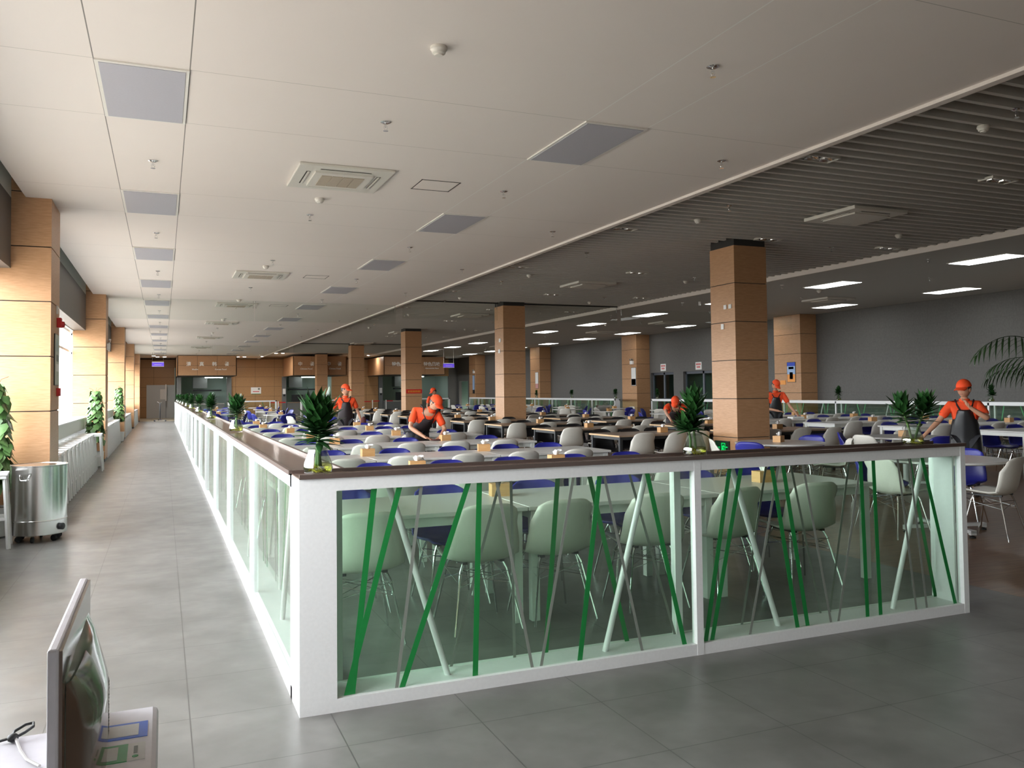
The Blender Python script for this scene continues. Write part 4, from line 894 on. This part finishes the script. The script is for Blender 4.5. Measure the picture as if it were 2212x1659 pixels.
def pothos(x, y_, label, seed, z0, z1, rad, s=.085, n=230):
    rd = random.Random(seed); t = thing('climbing_pothos', label, 'potted plant', (x, y_, 0), 0, 'climbing pothos in pots')
    MB().lathe([(.12, 0), (.15, .02), (.165, .30), (.17, .32), (.15, .32), (.14, .28)], pot_w, n=24).build('pot', t, True); MB().lathe([(.148, .27), (.148, .3)], soil, n=18).build('soil', t)
    MB().tube([(0, 0, .28), (0, 0, z1-.1)], .03, mat('moss_pole', (.09, .055, .03), .9), 10).build('moss_pole', t)
    b = MB(); 
    for i in range(n):
        f_ = i/n; z = z0+(z1-z0)*f_; a = rd.uniform(0, 6.28); r_ = rad*(.55+.45*rd.random())*(1-.45*f_**3)
        heart(b, (r_*math.cos(a), r_*math.sin(a), z), a+rd.uniform(-.6, .6), rd.uniform(-1.55, -1.0), s*rd.uniform(.75, 1.25), leafp)
    b.build('foliage', t, True, recalc=False)
    v = MB()
    for i in range(5): a = rd.uniform(0, 6.28); v.tube([(0, 0, z1-.1), (.06*math.cos(a), .06*math.sin(a), z1+.03), (.13*math.cos(a), .13*math.sin(a), z1+.06)], .003, mat('vine_stem', (.2, .09, .04), .7) if i == 0 else v.mats[0], 4)
    v.build('vine', t); return t
pothos(-2.26, 6.45, 'large leafy pothos climbing a pole beside the steel bin', 1, .55, 1.66, .17, .10)
pothos(-1.9, 15.7, 'pothos climbing a pole in front of the second window column', 2, .55, 1.6, .16, .095)
pothos(-1.9, 25.9, 'pale green pothos by the third window column', 3, .7, 1.75, .15, .09)
# arching palm at the right edge
t = thing('potted_palm', 'arching palm frond reaching in from the right edge', 'potted plant', (10.75, 3.4, 0))
MB().lathe([(.15, 0), (.2, .02), (.24, .42), (.25, .45), (.22, .45), (.2, .4)], pot_w, n=24).build('pot', t, True); MB().lathe([(.2, .38), (.2, .4)], soil, n=18).build('soil', t)
MB().tube([(0, 0, .38), (.02, 0, 1.2)], [.05, .035], mat('palm_trunk', (.16, .11, .06), .8), 10).build('trunk', t, True)
for k, (az, el, L) in enumerate([(R(178), 1.15, 2.35), (R(150), 1.3, 1.5), (R(100), 1.1, 1.5), (R(40), .9, 1.5), (R(-30), 1.0, 1.5), (R(-100), 1.1, 1.5)]):
    b = MB(); p = Vector((.02, 0, 1.2)); e = el; pts = [p]; N = 22
    for i in range(N): e -= (el+.75)/N*(.5+i/N); d = Vector((math.cos(az)*math.cos(e), math.sin(az)*math.cos(e), math.sin(e))); p = p+d*L/N; pts.append(p)
    b.tube(pts, [.012*(1-i/(N+3)) for i in range(N+1)], leafk, 5)
    for i in range(5, N+1):
        f_ = i/N; ll = .42*math.sin(math.pi*min(1, (f_-.05)))**.6+.06
        for sd in (-1, 1):
            leaf_pts(b, pts[i], az+sd*(1.25-.85*f_), .35-.6*f_, ll, .026, 1.3, leafk)
    b.build('frond', t, False, recalc=False)
# ------------------------------------------------------------------ foreground payment desk
t = thing('payment_desk', 'white desk top in the bottom left corner', 'desk', (-1.05, -3.0, 0))
MB().box(-.55, .345, -.6, .435, .965, 1.0, desk_m).build('desktop', t, bevel=.004); MB().box(-.5, .29, -.55, .38, 0, .965, desk_m).build('cabinet', t)
t = thing('monitor', 'thin white flat monitor seen edge-on above the desk', 'monitor', (-.70, -2.74, 1.0))
MB().box(-.008, .004, -.2, .2, .0, .22, bezel).build('bezel', t, bevel=.003); MB().box(.004, .0075, -.197, .197, .003, .217, gloss_br).build('back_plate', t)
def bulge(u, v): return (.007+.036*max(0, math.sin(math.pi*u))**.4*min(1, (1-v)*2.6)**.5, -.165+.33*u, .175*v)
MB().grid(bulge, 28, 16, gloss_gn).build('rear_housing', t, True)
def dark_panel(u, v): x, yy, z = bulge(.0+.42*u, v*.97); return (x+.0012, yy, z)
MB().grid(dark_panel, 14, 14, gloss_br).build('glossy_panel', t, True)
def vent(u, v): x, yy, z = bulge(.72+.2*u, v*.55); return (x+.0015+.0008*math.sin(130*v), yy, z)
MB().grid(vent, 12, 60, mat('speaker_mesh_grey', (.42, .40, .38), .5)).build('vent_grille', t, True)
t = thing('payment_terminal', 'white payment plate with a blue and a green sticker', 'payment terminal', (-.64, -2.70, 1.0))
MB().box(-.052, .046, -.17, .135, 0, .018, bezel).build('case', t, bevel=.008); MB().box(-.01, .02, -.06, -.02, -1.0, 0, bezel).box(-.05, .045, -.12, .06, -1.0, -.985, bezel).build('stand_post', t)
for nm, yc, m_, xs in (('blue_sticker', .038, stick_bl, (-.043, .032)), ('green_sticker', -.043, stick_gr, (-.043, .008))):
    s_ = MB().box(xs[0], xs[1], yc-.03, yc+.03, .018, .0188, m_).build(nm, t); MB().box(xs[0]+.014, xs[1]-.012, yc-.022, yc+.022, .0188, .0194, paper).build('blank_panel', s_)
s_ = MB().box(.008, .030, -.073, -.013, .018, .0188, paper).build('white_sticker', t); MB().lathe([(.004, .0188), (.004, .0193)], stick_gr, cx=.018, cyy=-.06, n=12).box(.0155, .0205, -.05, -.025, .0188, .0192, greyv).build('mark', s_)
t = thing('cable_with_clip', 'grey cable with a black loop lying on the desk', 'cable', (-.787, -2.585, 1.0))
MB().tube([(.0, 0, .006), (.006, -.02, .004), (.014, -.05, .003), (.026, -.085, .003), (.045, -.115, .003)], .0022, cable_m, 6).build('cable', t, True)
MB().tube([(0, 0, .006), (.012, .004, .010), (.021, .018, .012), (.019, .034, .012), (.008, .036, .010), (-.004, .02, .008), (-.004, .004, .006)], .0022, rubber, 6).ell((-.003, .0, .006), .008, .009, .006, rubber, 10, 6).tube([(-.003, 0, .006), (-.02, -.002, .004)], .002, rubber, 5).build('black_loop', t, True)
# ------------------------------------------------------------------ people
def skinned(nodes, edges, m, name, parent, sub=2, root=0):
    me = bpy.data.meshes.new('k'); me.from_pydata([n_[0] for n_ in nodes], edges, []); o = bpy.data.objects.new('k', me); C.objects.link(o)
    sm = o.modifiers.new('s', 'SKIN'); sm.use_smooth_shade = True
    for i, n_ in enumerate(nodes): me.skin_vertices[0].data[i].radius = n_[1] if hasattr(n_[1], '__len__') else (n_[1], n_[1]); me.skin_vertices[0].data[i].use_root = (i == root)
    k = o.modifiers.new('u', 'SUBSURF'); k.levels = sub; k.render_levels = sub
    dg = bpy.context.evaluated_depsgraph_get(); nm = bpy.data.meshes.new_from_object(o.evaluated_get(dg)); bpy.data.objects.remove(o)
    nm.materials.clear(); nm.materials.append(m); nm.name = name
    q = bpy.data.objects.new(name, nm); C.objects.link(q); q.parent = parent; return q
def V3(*a): return Vector(a)
def hand_nodes(nodes, edges, wi, wpos, elb, curl, palmdir, side):
    """five separate fingers rooted in a palm"""
    d = (wpos-elb).normalized(); d = (d*.6+palmdir*.7).normalized(); s_ = d.cross(Vector((0, 0, 1))); s_ = s_.normalized() if s_.length > .1 else Vector((1, 0, 0))
    palm = wpos+d*.045; pi = len(nodes); nodes.append((palm, (.030, .016))); edges.append((wi, pi))
    for k in range(4):
        off = s_*(-.030+.020*k); L = [.066, .076, .072, .056][k]; a = palm+d*.03+off; b_ = a+d*L*.5; e_ = b_+(d*.7+Vector((0, 0, -1))*curl).normalized()*L*.5
        i0 = len(nodes); nodes += [(a, .009), (b_, .0085), (e_, .007)]; edges += [(pi, i0), (i0, i0+1), (i0+1, i0+2)]
    a = wpos+d*.02+s_*side*.034; e_ = a+(d*.8+s_*side*.6).normalized()*.05; i0 = len(nodes); nodes += [(a, .010), (e_, .008)]; edges += [(wi, i0), (i0, i0+1)]
def person(label, loc, rz, J, apr=apron, hair=True, capdir=0., female=False):
    """local frame: faces -y. J: joints dict"""
    t = thing('person', label, 'person', loc, rz, None)
    pel, che, nek, hed = J['pelvis'], J['chest'], J['neck'], J['head']
    nodes = [(pel, (.13, .10))]; edges = []
    mid = pel.lerp(che, .5); nodes.append((mid, (.125, .095))); edges.append((0, 1)); nodes.append((che, (.13, .095))); edges.append((1, 2))
    nodes.append((nek, .055)); edges.append((2, 3)); nodes.append((nek.lerp(hed, .45), .05)); edges.append((3, 4))
    for s_ in (-1, 1):
        k = 'L' if s_ > 0 else 'R'; sh, el, wr = J['sh'+k], J['el'+k], J['wr'+k]
        i0 = len(nodes); nodes += [(sh, .055), (sh.lerp(el, .5), .045), (el, .038), (el.lerp(wr, .4), .038), (wr, .024)]; edges += [(2, i0)]+[(i0+j, i0+j+1) for j in range(4)]
        hand_nodes(nodes, edges, i0+4, wr, el, J.get('curl', .5), J.get('palm'+k, (wr-el).normalized()), -s_)
        hp, kn, an = J['hip'+k], J['kn'+k], J['an'+k]; i0 = len(nodes)
        nodes += [(hp, .085), (hp.lerp(kn, .5), .075), (kn, .055), (kn.lerp(an, .35), .052), (an, .036), (an+Vector((0, -.10, -.045)), (.038, .025))]; edges += [(0, i0)]+[(i0+j, i0+j+1) for j in range(5)]
    body = skinned(nodes, edges, skin, 'body', t)
    # head, same mesh
    hd = J['hdir'].normalized(); up = J.get('hup', Vector((0, 0, 1))); sx_ = up.cross(-hd).normalized(); up = (-hd).cross(sx_).normalized()
    # local head axes: x=sx_, y=-hd (back), z=up
    HM = Matrix((sx_, -hd, up)).transposed().to_4x4(); HM.translation = hed
    hb = MB()
    def fn(q):
        z = q.z; x = q.x*(1-.22*max(0, -z)**1.5); y_ = q.y*(1.0+.12*max(0, z)*(1 if q.y > 0 else 0)); 
        if q.y < -.75 and abs(q.x) < .3 and -.35 < z < .12: y_ -= .18*(1-abs(q.x)/.3)
        if q.y < 0 and -.15 < z+.0 < .2 and .2 < abs(q.x) < .6: y_ += .06
        return Vector((x, y_, z))
    hb.ell((0, 0, 0), .077, .094, .118, skin, 28, 22, fn)
    for s_ in (-1, 1): hb.ell((s_*.078, .012, -.01), .010, .02, .032, skin, 8, 6)
    hb.xf(HM); bm = bmesh.new(); bm.from_mesh(body.data); tmp = bpy.data.meshes.new('h'); tmp.from_pydata(hb.v, [], hb.f); bm.from_mesh(tmp); bmesh.ops.recalc_face_normals(bm, faces=bm.faces); bm.to_mesh(body.data); bm.free(); bpy.data.meshes.remove(tmp)
    for pl_ in body.data.polygons: pl_.use_smooth = True
    fb = MB()
    for s_ in (-1, 1): fb.ell((s_*.03, -.083, .012), .011, .006, .005, hairm, 8, 6).box(s_*.03-.016, s_*.03+.016, -.093, -.084, .03, .036, hairm)
    fb.xf(HM); fb.build('eye', t); mb_ = MB().box(-.022, .022, -.090, -.082, -.062, -.056, mat('lips', (.32, .1, .08), .5)); mb_.xf(HM); mb_.build('mouth', t)
    # hair
    h = MB()
    def fh(q): return q if q.y > -.2 or q.z > .35 else Vector((q.x*.9, max(q.y, -.2), q.z))
    h.ell((0, .006, .014), .083, .10, .118, hairm, 20, 14, lambda q: Vector((q.x, max(q.y, -.35 if q.z < .45 else -1), max(q.z, -.55 if q.y > .1 else -.1))))
    h.xf(HM); h.build('hair', t, True)
    # cap
    cp = thing_part('cap', t)
    c_ = MB(); c_.ell((0, .002, .035), .092, .108, .105, orange, 24, 16, lambda q: Vector((q.x, q.y, max(q.z, .0)))); c_.xf(HM); c_.build('crown', cp, True)
    T = HM @ Matrix.Rotation(capdir, 4, 'Z')
    c_ = MB(); c_.grid(lambda u, v: ((.082-.012*v)*math.sin((u-.5)*2.5)*1.02, -.075*math.cos((u-.5)*2.3)-.095*v*math.cos((u-.5)*2.2)**.6-.012, .042-.035*v-.02*abs(u-.5)**2*4), 14, 6, orange); c_.xf(T); c_.build('brim', cp, True, solid=.004)
    # shirt
    sn = [(pel+Vector((0, 0, .02)), (.155, .125)), (pel.lerp(che, .5), (.15, .12)), (che, (.165, .125)), (che.lerp(nek, .62), (.09, .075))]; se = [(0, 1), (1, 2), (2, 3)]
    for k in 'LR':
        i0 = len(sn); sn += [(J['sh'+k], .074), (J['sh'+k].lerp(J['el'+k], .45), .066), (J['sh'+k].lerp(J['el'+k], .78), .068)]; se += [(2, i0), (i0, i0+1), (i0+1, i0+2)]
    skinned(sn, se, orange, 'shirt', t)
    cl = MB(); cl.lathe([(.07, -.03), (.066, .02), (.06, .03)], orange, n=16, cap=False); dd = (hed-nek).normalized(); q_ = Vector((0, 0, 1)).rotation_difference((dd+Vector((0, 0, .3))).normalized()).to_matrix().to_4x4(); q_.translation = nek+Vector((0, 0, -.005)); cl.xf(q_); cl.build('collar', t, True, solid=.004)
    # trousers
    tn = [(pel+Vector((0, 0, .0)), (.15, .12))]; te = []
    for k in 'LR':
        i0 = len(tn); tn += [(J['hip'+k], .10), (J['hip'+k].lerp(J['kn'+k], .5), .09), (J['kn'+k], .075), (J['an'+k]+Vector((0, 0, .03)), .062)]; te += [(0, i0), (i0, i0+1), (i0+1, i0+2), (i0+2, i0+3)]
    skinned(tn, te, trouser, 'trousers', t)
    for k in 'LR':
        a = J['an'+k]; MB().ell((a.x, a.y-.06, .045), .05, .135, .05, rubber, 14, 8).build('shoe', t, True)
    # apron: front sheet following the torso then hanging to the knees
    kn = (J['knL']+J['knR'])/2; ax = Vector((1, 0, 0))
    line = [che.lerp(nek, .12), che, pel.lerp(che, .5), pel, pel.lerp(kn, .5), kn+Vector((0, 0, .0))]
    wid = [.085, .11, .165, .19, .20, .21]; dep = [.12, .145, .14, .14, .125, .11]; rows = []
    def fa(u, v):
        f_ = v*(len(line)-1); i = min(int(f_), len(line)-2); f_ -= i; p = line[i].lerp(line[i+1], f_); w_ = wid[i]*(1-f_)+wid[i+1]*f_; d_ = dep[i]*(1-f_)+dep[i+1]*f_
        tn_ = (line[i+1]-line[i]).normalized(); nr = tn_.cross(ax).normalized(); nr = nr if nr.y < 0 or (nr.z < 0 and abs(nr.y) < .3) else -nr
        a = (u-.5)*2; ang = a*(.95 if v < .25 else 1.35); return p+ax*w_*math.sin(ang)*1.0+nr*(d_*math.cos(ang)+.008+.006*math.sin(u*17)*v)
    MB().grid(fa, 18, 22, apr).build('apron', t, True, solid=.006)
    sb_ = MB()
    for s_, k in ((1, 'L'), (-1, 'R')):
        e0_ = fa(.5+s_*.42, 0); sh = J['sh'+k].lerp(nek, .36); fd = Vector((0, -1, 0)); upv = (nek-che).normalized()
        back = che-((fa(.5, .2)-che))*1.0; sb_.tube([e0_, e0_.lerp(sh, .6)+Vector((0, -.035, .01)), sh+upv*.052+Vector((0, -.03, 0)), sh+upv*.03+(che-fa(.5, .2)).normalized()*.09, che+(che-fa(.5, .2))*.95+ax*s_*.06], .012, apr, 6)
    sb_.build('apron_strap', t, True)
    return t
def thing_part(name, parent):
    o = bpy.data.objects.new(name, None); C.objects.link(o); o.parent = parent; return o
def stand(h=1.66, lean=0., sh=.19, **kw):
    k = h/1.7; hz = .90*k; v = Vector; le = lean
    pel = v((0, 0, hz)); L1, L2, L3 = .40*k, .14*k, .17*k
    dr = v((0, -math.sin(le), math.cos(le))); che = pel+dr*L1; nek = che+dr*L2
    J = dict(pelvis=pel, chest=che, neck=nek, head=nek+(dr*.8+v((0, 0, .35))).normalized()*L3, hdir=v((0, -1, -.15)), shL=che+v((sh*k, 0, 0))+dr*.06, shR=che+v((-sh*k, 0, 0))+dr*.06)
    for s_, q in ((1, 'L'), (-1, 'R')): J['hip'+q] = pel+v((s_*.09, 0, -.06)); J['kn'+q] = v((s_*.10, -.01, .48*k)); J['an'+q] = v((s_*.11, .02, .09))
    for q, s_ in (('L', 1), ('R', -1)): J['el'+q] = J['sh'+q]+v((s_*.05, .02, -.28*k)); J['wr'+q] = J['el'+q]+v((s_*.02, -.05, -.24*k))
    J.update(kw); return J
v = Vector
# 1: wiping the fourth table row, bent towards the camera
P = stand(1.68, .88); P['pelvis'] = v((0, .05, .90)); P['chest'] = v((.10, -.20, 1.13)); P['neck'] = v((.15, -.28, 1.225)); P['head'] = v((.19, -.36, 1.325)); P['hdir'] = v((.45, -.75, -.62))
P['shL'] = v((.27, -.22, 1.13)); P['shR'] = v((-.09, -.18, 1.20)); P['elR'] = v((-.20, -.26, .95)); P['wrR'] = v((-.03, -.50, .80)); P['palmR'] = v((.9, -.5, -.1)); P['elL'] = v((.36, -.30, .90)); P['wrL'] = v((.24, -.46, .81)); P['palmL'] = v((-.5, -.5, -.2)); P['curl'] = .6
person('person in orange cap and polo bending over to wipe a white table, brown apron', (3.18, 8.98, 0), 0, P, capdir=0)
tag(MB().ell((3.30, 8.34, .762), .10, .05, .012, redcloth, 16, 6, lambda q: Vector((q.x*(1+.15*math.sin(5*q.y)), q.y*(1+.2*math.sin(4*q.x)), q.z))).build('cleaning_cloth', None, True), 'dark red cloth under the hand of the person wiping the table', 'cloth')
# 2: standing further back with red cloth
P = stand(1.66, .05); P['elR'] = v((-.33, -.02, 1.07)); P['wrR'] = v((-.42, -.12, .86)); P['elL'] = v((.30, .02, 1.06)); P['wrL'] = v((.34, -.14, .86)); P['hdir'] = v((.75, -.6, -.15))
person('person in orange cap and polo standing with a red cloth, brown apron', (3.38, 15.75, 0), 0, P)
tag(MB().ell((3.76, 15.5, .78), .07, .05, .16, redcloth, 12, 8).build('cleaning_cloth', None, True), 'dark red cloth hanging from the hand of the standing person', 'cloth')
# 3: leaning, half hidden behind the first
P = stand(1.66, .45, hdir=v((-.8, -.5, -.5))); P['elL'] = v((.2, -.35, 1.0)); P['wrL'] = v((.05, -.5, .85)); P['elR'] = v((-.22, -.35, 1.0)); P['wrR'] = v((-.15, -.5, .82))
person('person in orange cap leaning forward behind the one wiping the table', (8.5, 25.0, 0), R(-30), P)
# 4: at the right-hand tables
P = stand(1.68, .22, hdir=v((.35, -.7, -.6))); P['elR'] = v((-.26, -.08, 1.0)); P['wrR'] = v((.02, -.30, .93)); P['elL'] = v((.32, -.2, 1.05)); P['wrL'] = v((.42, -.42, .85)); P['palmL'] = v((.2, -.6, -.4))
person('person in orange cap and polo clearing a white table beside the right railing', (13.5, 12.78, 0), R(-25), P, apr=apronb)
b = MB().box(13.35, 13.7, 11.95, 12.15, .75, .80, paper).box(13.75, 13.95, 11.9, 12.1, .75, .83, paper); tag(b.build('paper_packets', bevel=.01), 'white paper packets beside the hands of the person clearing', 'paper')
# 5: behind the right-hand vase, hand to the face
P = stand(1.54, .12, hdir=v((-.55, -.8, -.1))); P['elL'] = v((.26, -.26, 1.06)); P['wrL'] = v((.04, -.30, 1.22)); P['palmL'] = v((-.2, -.2, 1)); P['elR'] = v((-.32, -.10, 1.02)); P['wrR'] = v((-.48, -.22, .85))
person('person in orange cap standing behind the right-hand vase, hand raised to mouth', (9.5, 4.17, 0), R(-48), P, apr=apronb)
# 6: mostly hidden behind the middle dracaena
P = stand(1.62, .95, hdir=v((-.3, -.7, -.6))); P['head'] = P['neck']+v((0, -.14, .06)); P['elL'] = v((.22, -.5, 1.0)); P['wrL'] = v((.1, -.6, .80)); P['elR'] = v((-.22, -.5, 1.0)); P['wrR'] = v((-.1, -.6, .80))
person('person in orange stooping, mostly hidden behind the middle dracaena', (10.1, 12.1, 0), R(-30), P)
